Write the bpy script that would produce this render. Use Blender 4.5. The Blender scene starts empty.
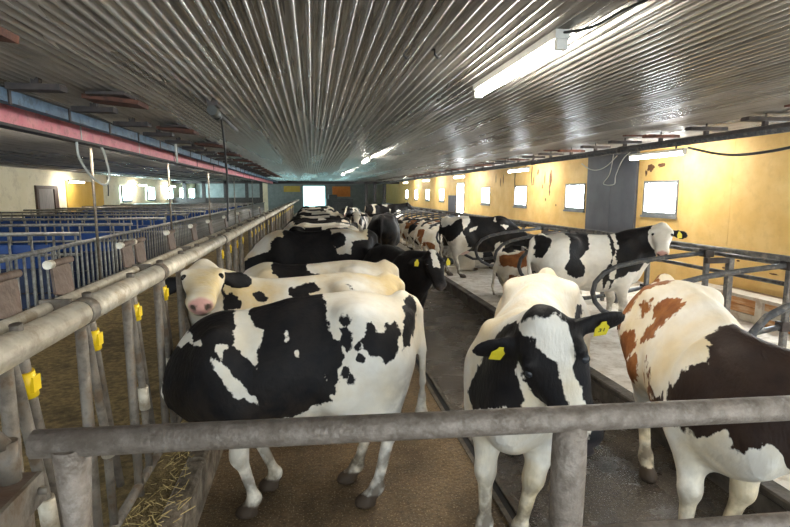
import bpy, bmesh, math, random
import numpy as np
from mathutils import Vector, Matrix
random.seed(7)
S = bpy.context.scene
COL = S.collection
# ------------------------------------------------------------------ camera, sky, exposure
cam_d = bpy.data.cameras.new('camera'); cam = bpy.data.objects.new('camera', cam_d); COL.objects.link(cam)
F_PX, PITCH, YAW, EYE = 520.0, math.radians(7.7209), math.radians(8.9879), 2.1
cam_d.sensor_width = 36.0; cam_d.lens = F_PX / 790.0 * 36.0; cam_d.clip_start = 0.02; cam_d.clip_end = 300
cam.location = (0, 0, EYE); cam.rotation_euler = (math.pi / 2 - PITCH, 0, -YAW)
S.camera = cam
world = bpy.data.worlds.new('overcast_sky'); S.world = world; world.use_nodes = True
bg = world.node_tree.nodes['Background']; bg.inputs['Color'].default_value = (0.80, 0.92, 1.0, 1); bg.inputs['Strength'].default_value = 2.4
S.view_settings.view_transform = 'Standard'; S.view_settings.look = 'None'; S.view_settings.gamma = 1.0
S.view_settings.use_curve_mapping = False; S.view_settings.exposure = 0.42
TUBE_STRENGTH, PANE_STRENGTH = 85.0, 36.0
# ------------------------------------------------------------------ helpers
class MB:
    def __init__(self): self.v = []; self.f = []; self.sm = []
    def add(self, vs, fs, smooth=False):
        n = len(self.v); self.v += [tuple(p) for p in vs]; self.f += [tuple(i + n for i in f) for f in fs]; self.sm += [smooth] * len(fs); return self
    def box(self, x0, x1, y0, y1, z0, z1, M=None):
        vs = [Vector((x, y, z)) for z in (z0, z1) for y in (y0, y1) for x in (x0, x1)]
        if M is not None: vs = [M @ p for p in vs]
        return self.add(vs, [(0, 2, 3, 1), (4, 5, 7, 6), (0, 1, 5, 4), (1, 3, 7, 5), (3, 2, 6, 7), (2, 0, 4, 6)])
    def tube(self, pts, r, n=10, cap=True, flat=None):
        pts = [Vector(p) for p in pts]; rs = r if isinstance(r, (list, tuple)) else [r] * len(pts)
        rings = []; prev = None
        for i, p in enumerate(pts):
            a = pts[max(i - 1, 0)]; b = pts[min(i + 1, len(pts) - 1)]
            d1 = (p - a).normalized() if i else (b - p).normalized(); d2 = (b - p).normalized() if i < len(pts) - 1 else d1
            t = (d1 + d2).normalized()
            if prev is None:
                ref = Vector((0, 0, 1)) if abs(t.z) < .9 else Vector((1, 0, 0)); u = t.cross(ref).normalized()
            else: u = (prev - t * prev.dot(t)).normalized()
            prev = u; w = t.cross(u); k = 1.0 / max(.5, math.sqrt((1 + d1.dot(d2)) / 2))
            fx, fy = flat if flat else (1, 1)
            rings.append([p + (u * math.cos(2 * math.pi * j / n) * fx + w * math.sin(2 * math.pi * j / n) * fy) * rs[i] * (k if 0 < i < len(pts) - 1 else 1) for j in range(n)])
        vs = [q for rg in rings for q in rg]; fs = []
        for i in range(len(rings) - 1):
            for j in range(n):
                k = (j + 1) % n; fs.append((i * n + j, i * n + k, (i + 1) * n + k, (i + 1) * n + j))
        self.add(vs, fs, True)
        if cap:
            m = len(self.v) - len(vs); self.f.append(tuple(m + j for j in reversed(range(n)))); self.f.append(tuple(m + (len(rings) - 1) * n + j for j in range(n))); self.sm += [False, False]
        return self
    def mesh(self, name, mat):
        me = bpy.data.meshes.new(name); me.from_pydata([tuple(p) for p in self.v], [], self.f); me.polygons.foreach_set('use_smooth', self.sm)
        if mat: me.materials.append(mat)
        bm = bmesh.new(); bm.from_mesh(me); bmesh.ops.recalc_face_normals(bm, faces=bm.faces); bm.to_mesh(me); bm.free(); me.update(); return me
    def build(self, name, mat, parent=None): return obj(name, self.mesh(name, mat), parent)
def obj(name, me, parent=None, loc=None, rot=None):
    o = bpy.data.objects.new(name, me); COL.objects.link(o)
    if parent: o.parent = parent
    if loc is not None: o.location = loc
    if rot is not None: o.rotation_euler = rot
    return o
def tag(o, label=None, cat=None, group=None, kind=None):
    if label: o['label'] = label
    if cat: o['category'] = cat
    if group: o['group'] = group
    if kind: o['kind'] = kind
    return o
def thing(name, label, cat, loc=(0, 0, 0), rz=0, group=None): return tag(obj(name, None, None, loc, (0, 0, rz)), label, cat, group)
def bevel(o, w, seg=2):
    m = o.modifiers.new('bevel', 'BEVEL'); m.width = w; m.segments = seg; m.limit_method = 'ANGLE'; return o
def box_mesh(name, sx, sy, sz, mat, b=0.0):     # centred in x,y, base at z=0
    mb = MB().box(-sx / 2, sx / 2, -sy / 2, sy / 2, 0, sz); me = mb.mesh(name, mat)
    if b:
        bm = bmesh.new(); bm.from_mesh(me); bmesh.ops.bevel(bm, geom=bm.edges[:], offset=b, segments=1, affect='EDGES'); bm.to_mesh(me); bm.free()
    return me
ORD = ['nearest', 'second', 'third', 'fourth', 'fifth', 'sixth', 'seventh', 'eighth', 'ninth', 'tenth', 'eleventh', 'twelfth', 'thirteenth', 'fourteenth', 'fifteenth', 'sixteenth', 'seventeenth', 'eighteenth', 'nineteenth', 'twentieth', 'twenty-first', 'twenty-second', 'twenty-third', 'twenty-fourth', 'twenty-fifth', 'twenty-sixth', 'twenty-seventh', 'twenty-eighth', 'twenty-ninth', 'thirtieth']
# ------------------------------------------------------------------ materials
def mat(name, c1, c2=None, scale=5.0, rough=.6, rough2=None, metal=0.0, bump=0.0, bscale=None, stretch=None, c3=None, c3scale=2.0, c3amt=.5, emit=None, contrast=(.35, .65), spec=.5):
    m = bpy.data.materials.new(name); m.use_nodes = True; nt = m.node_tree; N, L = nt.nodes, nt.links; b = N['Principled BSDF']
    b.inputs['Roughness'].default_value = rough; b.inputs['Metallic'].default_value = metal; b.inputs['Specular IOR Level'].default_value = spec
    b.inputs['Base Color'].default_value = (*c1, 1)
    if emit: b.inputs['Emission Color'].default_value = (*emit[0], 1); b.inputs['Emission Strength'].default_value = emit[1]
    if c2 is None and not bump: return m
    tc = N.new('ShaderNodeTexCoord'); mp = N.new('ShaderNodeMapping'); L.new(tc.outputs['Object'], mp.inputs[0])
    if stretch: mp.inputs['Scale'].default_value = stretch
    nz = N.new('ShaderNodeTexNoise'); nz.inputs['Scale'].default_value = scale; nz.inputs['Detail'].default_value = 6; nz.inputs['Roughness'].default_value = .6; L.new(mp.outputs[0], nz.inputs[0])
    if c2:
        rp = N.new('ShaderNodeValToRGB'); rp.color_ramp.elements[0].position, rp.color_ramp.elements[1].position = contrast
        rp.color_ramp.elements[0].color = (*c1, 1); rp.color_ramp.elements[1].color = (*c2, 1); L.new(nz.outputs[0], rp.inputs[0]); out = rp.outputs[0]
        if c3:
            n3 = N.new('ShaderNodeTexNoise'); n3.inputs['Scale'].default_value = c3scale; n3.inputs['Detail'].default_value = 8; n3.inputs['Roughness'].default_value = .7; L.new(mp.outputs[0], n3.inputs[0])
            r3 = N.new('ShaderNodeValToRGB'); r3.color_ramp.elements[0].position = .5; r3.color_ramp.elements[1].position = .62; r3.color_ramp.elements[1].color = (c3amt,) * 3 + (1,); L.new(n3.outputs[0], r3.inputs[0])
            mx = N.new('ShaderNodeMix'); mx.data_type = 'RGBA'; L.new(r3.outputs[0], mx.inputs[0]); L.new(out, mx.inputs[6]); mx.inputs[7].default_value = (*c3, 1); out = mx.outputs[2]
        L.new(out, b.inputs['Base Color'])
        if rough2 is not None:
            mr = N.new('ShaderNodeMapRange'); mr.inputs[1].default_value = .35; mr.inputs[2].default_value = .65; mr.inputs[3].default_value = rough; mr.inputs[4].default_value = rough2
            nr = N.new('ShaderNodeTexNoise'); nr.inputs['Scale'].default_value = scale * .45; nr.inputs['Detail'].default_value = 5; L.new(mp.outputs[0], nr.inputs[0]); L.new(nr.outputs[0], mr.inputs[0]); L.new(mr.outputs[0], b.inputs['Roughness'])
    if bump:
        nb = N.new('ShaderNodeTexNoise'); nb.inputs['Scale'].default_value = bscale or scale * 3; nb.inputs['Detail'].default_value = 5; L.new(mp.outputs[0], nb.inputs[0])
        bp = N.new('ShaderNodeBump'); bp.inputs['Strength'].default_value = bump; bp.inputs['Distance'].default_value = .02; L.new(nb.outputs[0], bp.inputs['Height']); L.new(bp.outputs[0], b.inputs['Normal'])
    return m
M = {}
def slurry_floor(name, dark, mid, speck, rlo, rhi, amt):
    m = bpy.data.materials.new(name); m.use_nodes = True; nt = m.node_tree; N, L = nt.nodes, nt.links; b = N['Principled BSDF']
    tc = N.new('ShaderNodeTexCoord')
    def noise(sc, det=6, rg=.65, st=None):
        n = N.new('ShaderNodeTexNoise'); n.inputs['Scale'].default_value = sc; n.inputs['Detail'].default_value = det; n.inputs['Roughness'].default_value = rg
        mp = N.new('ShaderNodeMapping'); L.new(tc.outputs['Object'], mp.inputs[0]); L.new(mp.outputs[0], n.inputs[0])
        if st: mp.inputs['Scale'].default_value = st
        return n.outputs['Fac']
    def rng(x, a, c, lo=0.0, hi=1.0):
        n = N.new('ShaderNodeMapRange'); L.new(x, n.inputs[0]); n.inputs[1].default_value = a; n.inputs[2].default_value = c; n.inputs[3].default_value = lo; n.inputs[4].default_value = hi; return n.outputs[0]
    def mix(f, p, q):
        n = N.new('ShaderNodeMix'); n.data_type = 'RGBA'; L.new(f, n.inputs[0])
        for i, x in ((6, p), (7, q)):
            if isinstance(x, tuple): n.inputs[i].default_value = (*x, 1)
            else: L.new(x, n.inputs[i])
        return n.outputs[2]
    big = noise(1.1, 5, .6, (1, .6, 1)); fine = noise(34, 4, .7); sp = noise(75, 2, .5)
    c = mix(rng(big, .36, .62), dark, mid); c = mix(rng(fine, .40, .70, 0, .75), c, tuple(k * .35 for k in dark)); c = mix(rng(sp, .60, .68, 0, amt), c, speck)
    L.new(c, b.inputs['Base Color']); L.new(rng(noise(2.2, 5, .6), .38, .62, rlo, rhi), b.inputs['Roughness'])
    bp = N.new('ShaderNodeBump'); bp.inputs['Strength'].default_value = .9; bp.inputs['Distance'].default_value = .012; L.new(noise(28, 6, .7), bp.inputs['Height']); L.new(bp.outputs[0], b.inputs['Normal'])
    return m
M['alley'] = slurry_floor('manured_concrete', (.085, .055, .030), (.30, .20, .105), (.52, .42, .27), .28, .7, .8)
M['alley_wet'] = slurry_floor('wet_slurry_concrete', (.035, .028, .022), (.15, .12, .09), (.34, .31, .28), .08, .40, .6)
M['bed'] = mat('limed_stall_bed', (.62, .57, .50), (.82, .78, .72), 4, .8, bump=.5, bscale=22, c3=(.36, .28, .19), c3scale=6, c3amt=.55)
M['kerb'] = mat('dark_wet_concrete', (.035, .028, .022), (.11, .09, .07), 6, .45, .8, bump=.5, bscale=20)
M['feed'] = mat('silage_feed', (.15, .105, .045), (.36, .26, .11), 18, .9, bump=1.0, bscale=60, c3=(.06, .04, .02), c3scale=3, c3amt=.6)
M['pen_floor'] = mat('dark_pen_floor', (.035, .028, .022), (.09, .07, .05), 3, .7, bump=.4)
M['curb'] = mat('worn_concrete', (.13, .10, .07), (.34, .28, .21), 9, .85, bump=.7, bscale=40, c3=(.08, .055, .03), c3scale=5, c3amt=.7)
M['roof'] = mat('corrugated_steel', (.40, .375, .34), (.56, .535, .50), 3, .22, .36, metal=.62, stretch=(1, .06, 1), c3=(.13, .11, .09), c3scale=14, c3amt=.55)
M['ochre'] = mat('ochre_painted_board', (.78, .50, .16), (.86, .60, .24), 2.0, .55, .7, bump=.08, bscale=40, c3=(.58, .36, .12), c3scale=5, c3amt=.25)
M['cream'] = mat('cream_painted_wall', (.70, .62, .42), (.80, .73, .54), 1.5, .7, bump=.08, c3=(.42, .34, .2), c3scale=3, c3amt=.4)
M['ochre2'] = mat('mustard_board', (.62, .37, .06), (.70, .44, .09), 2, .6)
M['slate'] = mat('slate_grey_board', (.075, .08, .10), (.105, .11, .135), 2, .55)
M['stain'] = mat('brown_stain', (.10, .045, .02), (.2, .09, .035), 20, .8)
M['frame'] = mat('grey_window_frame', (.17, .18, .19), (.25, .26, .27), 8, .5)
M['pane'] = mat('bright_frosted_pane', (.8, .85, .9), emit=((.86, .95, 1.0), PANE_STRENGTH), rough=.3)
M['pane_far'] = mat('far_daylight_pane', (.6, .8, .85), emit=((.55, .95, .95), 1.6), rough=.3)
M['pane_l'] = mat('cool_bright_pane', (.6, .8, .85), emit=((.62, .93, 1.0), PANE_STRENGTH), rough=.3)
M['tube'] = mat('lit_fluorescent_tube', (1, 1, 1), emit=((1.0, .95, .84), TUBE_STRENGTH))
M['lamp'] = mat('lamp_housing', (.55, .54, .50), (.66, .65, .60), 10, .5)
M['lampdark'] = mat('dark_lamp_housing', (.06, .06, .06), (.1, .1, .1), 10, .5)
M['galv'] = mat('galvanised_steel', (.46, .405, .31), (.66, .60, .49), 14, .38, .6, metal=.3, bump=.12, bscale=60, c3=(.30, .21, .12), c3scale=9, c3amt=.6)
M['galv_dirty'] = mat('dirty_galvanised_steel', (.12, .10, .08), (.27, .235, .19), 16, .45, .7, metal=.35, bump=.2, bscale=50, c3=(.12, .075, .04), c3scale=8, c3amt=.8)
M['penrail'] = mat('grey_pen_steel', (.22, .22, .21), (.38, .38, .36), 14, .4, .6, metal=.35, c3=(.14, .11, .08), c3scale=8, c3amt=.5)
M['gate'] = mat('muddy_gate_pipe', (.14, .112, .088), (.25, .21, .175), 26, .42, .7, metal=.3, bump=.3, bscale=90, c3=(.34, .30, .26), c3scale=34, c3amt=.4)
M['rust'] = mat('rusty_plate', (.055, .025, .018), (.17, .062, .036), 9, .75, bump=.3, bscale=40)
M['darksteel'] = mat('dark_steel', (.035, .03, .03), (.07, .055, .05), 9, .6)
M['flap'] = mat('rust_brown_flap', (.085, .055, .038), (.17, .12, .09), 12, .7, bump=.2, bscale=50, c3=(.1, .05, .03), c3scale=8, c3amt=.6)
M['pink'] = mat('faded_red_paint', (.74, .22, .26), (.84, .36, .37), 5, .5, c3=(.40, .12, .12), c3scale=10, c3amt=.5)
M['blue'] = mat('blue_grey_paint', (.07, .13, .21), (.14, .22, .31), 6, .5, c3=(.05, .06, .07), c3scale=8, c3amt=.7)
M['blueboard'] = mat('blue_plastic_board', (.015, .06, .26), (.03, .10, .36), 4, .45)
M['darkboard'] = mat('shade_toned_blue_board', (.012, .022, .06), (.025, .045, .12), 4, .5)  # lower blue boards, the shade inside the pens put into their colour
M['yellow'] = mat('yellow_plastic', (.80, .52, .0), (.88, .62, .02), 10, .4)
M['black'] = mat('black_rubber', (.012, .012, .013), rough=.5)
M['divider'] = mat('dark_coated_pipe', (.030, .032, .038), (.075, .078, .085), 12, .35, .6, c3=(.22, .2, .17), c3scale=14, c3amt=.5)
M['rail'] = mat('grey_stall_rail', (.10, .10, .105), (.22, .21, .20), 12, .4, .6, metal=.3, c3=(.36, .33, .28), c3scale=10, c3amt=.6)
M['wood'] = mat('old_timber', (.16, .10, .06), (.34, .23, .14), 6, .8, bump=.3, stretch=(4, .5, 4))
M['plank'] = mat('orange_timber', (.50, .22, .08), (.62, .34, .15), 6, .8, bump=.3, stretch=(4, .5, 4), c3=(.7, .55, .4), c3scale=6, c3amt=.5)
M['limewood'] = mat('limed_timber', (.55, .48, .38), (.72, .66, .57), 6, .8, bump=.3, c3=(.35, .22, .12), c3scale=6, c3amt=.6)
M['greydoor'] = mat('grey_weathered_door', (.20, .18, .17), (.30, .27, .25), 6, .7, stretch=(3, 3, .4))
M['doorframe'] = mat('dark_brown_frame', (.06, .035, .025), (.09, .055, .04), 8, .6)
M['cable_w'] = mat('white_cable', (.62, .62, .58), rough=.5)
M['cable_b'] = mat('black_cable', (.015, .015, .016), rough=.5)
M['endwall'] = mat('pale_end_wall', (.22, .23, .22), (.30, .31, .29), 3, .7)
M['orange'] = mat('orange_sheet', (.75, .20, .02), (.85, .28, .04), 5, .5)
M['machine'] = mat('dark_machine', (.03, .035, .035), (.06, .065, .06), 6, .5)
M['straw'] = mat('straw', (.45, .33, .12), (.62, .48, .2), 30, .8)
# ------------------------------------------------------------------ the setting
XL, XR, YB, YE, ZC = -10.5, 7.0, -2.6, 50.0, 3.05
struct = lambda mb, name, m: tag(mb.build(name, M[m]), kind='structure')
tag(MB().box(-.80, 1.26, YB, YE, -.2, 0).build('floor', M['alley']), kind='structure')
struct(MB().box(1.26, 2.9, YB, YE, -.2, 0), 'scraped_channel_floor', 'alley_wet')
struct(MB().box(-3.7, -.80, YB, YE, -.2, .15), 'feed_table_floor', 'feed')
struct(MB().box(XL, -3.7, YB, YE, -.2, .14), 'pen_floor', 'pen_floor')
struct(MB().box(2.9, XR, YB, YE, -.2, .199), 'stall_bed', 'bed')
# bed kerb: dark stained nosing blocks
kerb = struct(MB().box(2.86, 2.9, YB, YE, 0, .15), 'trim_1', 'kerb')
kb = box_mesh('kerb_block', .14, 1.985, .06, M['kerb'], .012)
for i in range(26): obj('kerb_block', kb, kerb, (2.925, YB + 1 + i * 2.0, .15))
# manger curb in cast lengths
curb = struct(MB().box(-.865, -.765, YB, YE, 0, .26), 'trim_2', 'curb')
cb = box_mesh('curb_block', .125, 1.20, .07, M['curb'], .018)
for i in range(40): obj('curb_block', cb, curb, (-.815 + random.uniform(-.004, .004), YB + .6 + i * 1.215, .25))
# scraper slot in the alley: two steel edges and a dark gap
slot = struct(MB().box(1.235, 1.285, YB, YE, -.001, .003), 'trim_3', 'black')
for x in (1.215, 1.305): MB().box(x - .018, x + .018, YB, YE, 0, .010).build('slot_edge', M['galv_dirty'], slot)
# corrugated ceiling
mb = MB(); pitch = .076; n = int((XR - XL) / pitch * 10); vs = []; fs = []
for i in range(n + 1):
    x = XL + i * pitch / 10; z = ZC - .042 * max(0.0, math.cos(2 * math.pi * x / pitch) * .80 + .20) ** .8; vs += [(x, YB, z), (x, YE, z)]
for i in range(n): fs.append((2 * i, 2 * i + 1, 2 * i + 3, 2 * i + 2))
mb.add(vs, fs, True); me = bpy.data.meshes.new('ceiling'); me.from_pydata(vs, [], fs); me.polygons.foreach_set('use_smooth', [True] * len(fs)); me.materials.append(M['roof'])
ceil = tag(obj('ceiling', me), kind='structure')
MB().box(XL, XR, YB, YE, ZC + .1, ZC + .2).build('roof_deck', M['darksteel'], ceil)
# right wall: boards 1.2 m wide round the windows, on a backing skin
wr = struct(MB().box(0, 1, 0, 1, 0, 1), 'wall_right', 'slate')
WIN = [-1.2, 2.45, 6.05, 9.70, 13.20, 16.93, 20.55, 27.9, 31.4, 35.0, 38.6]; WW, WZ0, WZ1 = 1.06, 1.63, 2.35
wmeshes = {}
def wall_board(y0, y1, z0, z1, m):
    mb = MB().box(XR, XR + .035, y0 + .003, y1 - .003, z0, z1); return mb.build('wall_board', M[m], wr)
edges = []
y = YB
for wy in sorted(WIN + [24.2]) + [YE + .6]:
    a, b = wy - .62, wy + .62
    gap = a - y; k = max(1, round(gap / 1.2))
    for i in range(k): wall_board(y + gap * i / k, y + gap * (i + 1) / k, .15, ZC + .04, 'ochre')
    if wy in WIN:
        wall_board(a, b, .15, WZ0, 'ochre'); wall_board(a, b, WZ1, ZC + .04, 'ochre'); wall_board(a, wy - WW / 2, WZ0, WZ1, 'ochre'); wall_board(wy + WW / 2, b, WZ0, WZ1, 'ochre')
    elif wy == 24.2:
        wall_board(a, b, 2.6, ZC + .04, 'ochre')
    y = b
wr.data.clear_geometry(); t = MB()
ys = YB
for wy in WIN + [YE + 5]:
    t.box(XR + .12, XR + .16, ys, min(wy - .66, YE), 0, ZC + .1)
    if wy < YE: t.box(XR + .12, XR + .16, wy - .66, wy + .66, 0, WZ0 - .05); t.box(XR + .12, XR + .16, wy - .66, wy + .66, WZ1 + .05, ZC + .1)
    ys = wy + .66
tm = t.mesh('wall_right', M['slate']); wr.data = tm
def window(n, wx, wy, w, z0, z1, side, tilt=0):
    """frame, bright pane, sill; side=+1 right wall, -1 left wall"""
    r = tag(obj('window_%d' % n, None, None, (wx, wy, z0)), kind='structure'); h = z1 - z0; f = .05
    fr = MB(); fr.box(-.02, .10, -w / 2, -w / 2 + f, 0, h).box(-.02, .10, w / 2 - f, w / 2, 0, h).box(-.02, .10, -w / 2 + f, w / 2 - f, h - f, h).box(-.02, .10, -w / 2 + f, w / 2 - f, 0, f * 1.6)
    o1 = fr.build('window_frame', M['frame'], r); o2 = MB().box(.05, .06, -w / 2 + f, w / 2 - f, f, h - f).build('window_pane', M['pane'] if side > 0 else M['pane_l'], r)
    o3 = MB().box(-.05, .0, -w / 2 - .02, w / 2 + .02, -.035, .01).build('window_sill', M['frame'], r)
    if side < 0: r.rotation_euler = (0, 0, math.pi)
    return r
for i, wy in enumerate(WIN): window(i + 1, XR, wy, WW, WZ0, WZ1, 1)
d = tag(obj('door_1', None, None, (XR, 24.2, 0.2)), kind='structure')
MB().box(-.03, .05, -.62, -.54, 0, 2.4).box(-.03, .05, .54, .62, 0, 2.4).box(-.03, .05, -.54, .54, 2.32, 2.4).build('door_frame', M['lamp'], d)
MB().box(.02, .06, -.54, .54, .0, 2.32).build('door_pane', M['pane'], d)
pa = struct(MB().box(XR - .06, XR, 25.0, 26.3, .2, 1.98), 'trim_4', 'slate')
# slate coloured cladding between the first windows in view, two boards
sl = struct(MB().box(XR - .035, XR, 10.46, 12.50, .2, ZC), 'trim_5', 'slate')
MB().box(XR - .06, XR - .035, 10.46, 11.42, .2, ZC).build('cladding_board', M['slate'], sl)
MB().box(XR - .06, XR - .035, 11.43, 12.50, .2, ZC).build('cladding_board', M['slate'], sl)
# peeled brown stains on the yellow boards
def blob(cy, cz, w, h, seed):
    rnd = random.Random(seed); n = 18; pts = []
    for i in range(n):
        a = 2 * math.pi * i / n; k = rnd.uniform(.55, 1.0); pts.append((cy + math.cos(a) * w * k, cz + math.sin(a) * h * k))
    vs = [(XR - .0015, p[0], p[1]) for p in pts] + [(XR + .001, p[0], p[1]) for p in pts]
    return vs, [tuple(range(n))] + [(i, (i + 1) % n, n + (i + 1) % n, n + i) for i in range(n)]
mb = MB()
for k, (a, b, w, h) in enumerate([(14.7, 2.55, .10, .30), (14.75, 2.2, .06, .25), (15.1, 2.55, .05, .22), (15.25, 2.3, .05, .10), (15.6, 2.75, .08, .12), (15.0, 1.9, .05, .06), (15.9, 2.5, .05, .2), (14.3, 1.75, .04, .05), (18.6, 2.6, .06, .25), (18.9, 2.5, .05, .2), (19.4, 2.65, .05, .2), (10.05, 2.62, .14, .10), (9.72, 2.66, .14, .06), (10.2, 2.52, .05, .08),
    (6.6, 1.95, .16, .10), (7.1, 1.05, .03, .03), (7.6, .98, .05, .02), (6.9, .86, .10, .015), (7.9, .82, .05, .02), (8.3, 1.12, .03, .02), (6.5, 1.25, .05, .02), (8.8, .95, .04, .02)]): mb.add(*blob(a, b, w, h, k))
struct(mb, 'trim_6', 'stain')
# left wall
wl = struct(MB().box(XL - .12, XL, YB, YE, 0, ZC + .1), 'wall_left', 'cream')
LW = [31.8, 36.4, 41.0, 45.2, 48.4]
for i, wy in enumerate(LW): window(20 + i, XL + .13, wy, 1.5, 1.62, 2.5, -1)
mbd = struct(MB().box(XL, XL + .05, 24.6, 28.6, .2, 2.62), 'trim_7', 'ochre2')
d2 = tag(obj('door_2', None, None, (XL, 22.8, .14)), kind='structure')
MB().box(-.02, .08, -.78, -.62, 0, 2.25).box(-.02, .08, .62, .95, 0, 2.25).box(-.02, .08, -.62, .62, 2.12, 2.25).build('door_frame', M['doorframe'], d2)
MB().box(-.02, .04, -.62, .62, 0, 2.12).build('door_leaf', M['greydoor'], d2)
# far end: pale gable wall with a daylight doorway
we = MB(); we.box(XL, -.9, YE, YE + .2, 0, ZC + .1).box(1.3, XR + .1, YE, YE + .2, 0, ZC + .1).box(-.9, 1.3, YE, YE + .2, 2.75, ZC + .1); we = struct(we, 'wall_end', 'endwall')
dd = tag(obj('door_3', None, None, (.2, YE + .1, 0)), kind='structure')
MB().box(-1.1, -1.02, -.1, .1, 0, 2.75).box(1.02, 1.1, -.1, .1, 0, 2.75).build('door_frame', M['frame'], dd); MB().box(-1.02, 1.02, -.02, .02, 0, 2.75).build('door_pane', M['pane_far'], dd)
struct(MB().box(-2.6, -1.1, YE - .06, YE, 2.2, 2.75), 'trim_8', 'ochre2'); struct(MB().box(1.9, 3.6, YE - .06, YE, 1.75, 2.72), 'trim_9', 'orange')
# dark cross frame where the old barn meets the extension
for i, x in enumerate((-9.6, -8.2, -6.6, -5.0, -3.9, 4.3, 5.0, 5.8)):
    struct(MB().box(x - .12, x + .12, 42.0, 42.24, .0, ZC), 'trim_%d' % (10 + i), 'darksteel')
struct(MB().box(XL, XR, 42.0, 42.25, 2.82, ZC), 'trim_20', 'darksteel'); struct(MB().box(XL, -3.6, 42.05, 42.15, .1, 1.75), 'trim_21', 'darksteel')
struct(MB().box(-3.75, -3.4, 41.6, 42.0, .0, ZC), 'trim_22', 'cream')
struct(MB().box(XL, XR, YB - .02, YB, -.2, -.19), 'trim_23', 'curb')
# ------------------------------------------------------------------ lamps
def lamp(x, y, z, L, label, axis='y', housing='lamp', drop=.0, group='fluorescent batten lamps'):
    r = thing('fluorescent_lamp', label, 'lamp', (x, y, z), 0 if axis == 'y' else math.pi / 2, group)
    MB().box(-.042, .042, -L / 2, L / 2, -.028, .02).build('lamp_housing', M[housing], r)
    MB().tube([(0, -L / 2 + .05, -.06), (0, L / 2 - .05, -.06)], .032, 10).build('lamp_tube', M['tube'], r)
    for s in (-1, 1):
        MB().box(-.032, .032, s * (L / 2 - .02) - .02, s * (L / 2 - .02) + .02, -.088, -.03).build('end_cap', M[housing], r)
        if drop: MB().box(-.012, .012, s * L * .35 - .012, s * L * .35 + .012, .02, drop).build('hanger', M['darksteel'], r)
    if housing == 'lampdark': MB().box(-.56, -.04, -.02, .02, -.015, .015).build('wall_arm', M['darksteel'], r)
    return r
for i, yc in enumerate((3.62, 13.6, 23.6)): lamp(1.4, yc, 2.985, 1.52, ('%s of the long lamps under the middle of the corrugated ceiling' % ORD[i]), drop=.05)
for i, yc in enumerate((8.8, 15.25, 21.7, 28.2, 34.6)): lamp(6.2, yc, 2.83, 1.55, '%s lamp hung along the yellow window wall' % ORD[i], drop=.2)
for i, yc in enumerate((9.05, 13.3, 17.8, 22.4, 27.5)): lamp(-3.12, yc, 2.86, 1.65, '%s lamp hung beneath the red beam' % ORD[i], drop=.17)
for i, yc in enumerate((24.4, 33.2, 40.0)): lamp(XL + .55, yc, 2.62, 1.5, '%s dark-cased lamp on the cream wall' % ORD[i], housing='lampdark')
lamp(1.4, -1.4, 2.985, 1.52, 'unseen added ceiling lamp over the gangway behind the gate', drop=.05); lamp(6.2, 2.3, 2.83, 1.55, 'unseen added wall lamp beside the gate end of the yellow wall', drop=.2); lamp(-3.12, 4.6, 2.86, 1.65, 'unseen added lamp beneath the near end of the red beam', drop=.17)  # unseen lamps continuing the rows, added to fill light near the camera
# ------------------------------------------------------------------ overhead beams, hangers, cables
bm_ = thing('steel_beam', 'faded red steel beam running along the left under the ceiling', 'beam', (-3.0, 0, 2.79))
MB().box(-.09, .02, YB, 41.9, 0, .235).build('beam_web', M['pink'], bm_); MB().box(-.12, .03, YB, 41.9, -.03, 0).build('lower_flange', M['darksteel'], bm_)
for y in np.arange(5.2, 40, 2.35):
    MB().box(.02, .028, y - .015, y + .015, -.02, .24).build('strap', M['cable_w'] if int(y) % 2 else M['darksteel'], bm_)
bb = thing('cable_trough', 'blue-grey painted trough beside the red beam', 'trough', (-2.62, 0, 2.885))
MB().box(-.07, .03, YB, 41.9, 0, .11).build('trough_body', M['blue'], bb)
for y in np.arange(4.0, 40, 1.15): MB().box(.03, .042, y - .02, y + .02, -.02, .12).build('clamp', M['darksteel'], bb)
def rust_hanger(x, y, big, label, group):
    r = thing('ceiling_hanger', label, 'hanger', (x, y, 2.95), 0, group)
    if big:
        me = MB().box(-.24, .24, -.16, .16, -.02, .02, Matrix.Rotation(.10, 4, 'Y')); me.build('hanger_plate', M['rust'], r)
        MB().box(-.05, .05, -.05, .05, 0, .09).build('hanger_stem', M['darksteel'], r); MB().box(-.16, .16, -.28, .03, .02, .045).build('packing_plate', M['darksteel'], r)
    else:
        MB().box(-.20, .20, -.07, .07, -.025, .025).build('hanger_plate', M['darksteel'], r); MB().box(-.03, .03, -.03, .03, .02, .09).build('hanger_stem', M['darksteel'], r)
    return r
for i in range(12): rust_hanger(-1.80, 3.1 + i * 2.3, True, '%s broad rusty plate bolted under the ceiling beside the blue trough' % ORD[i], 'rusty ceiling plates')
for i in range(22): rust_hanger(-2.2, 3.65 + i * 1.15, False, '%s short dark hanger bar against the blue trough' % ORD[i], 'dark hanger bars')
vp = thing('overhead_pipe', 'dark pipe running under the ceiling in front of the yellow wall', 'pipe', (5.2, 0, 2.82))
MB().tube([(0, YB, 0), (0, 41.9, 0)], .055, 12).build('pipe_tube', M['divider'], vp)
MB().box(-.06, .06, YB, 41.9, -.004, .035).build('pipe_tray', M['darksteel'], vp)
for y in np.arange(4.7, 40, 3.6): MB().tube([(0, y - .06, 0), (0, y + .06, 0)], .066, 12).build('pipe_coupling', M['darksteel'], vp)
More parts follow.
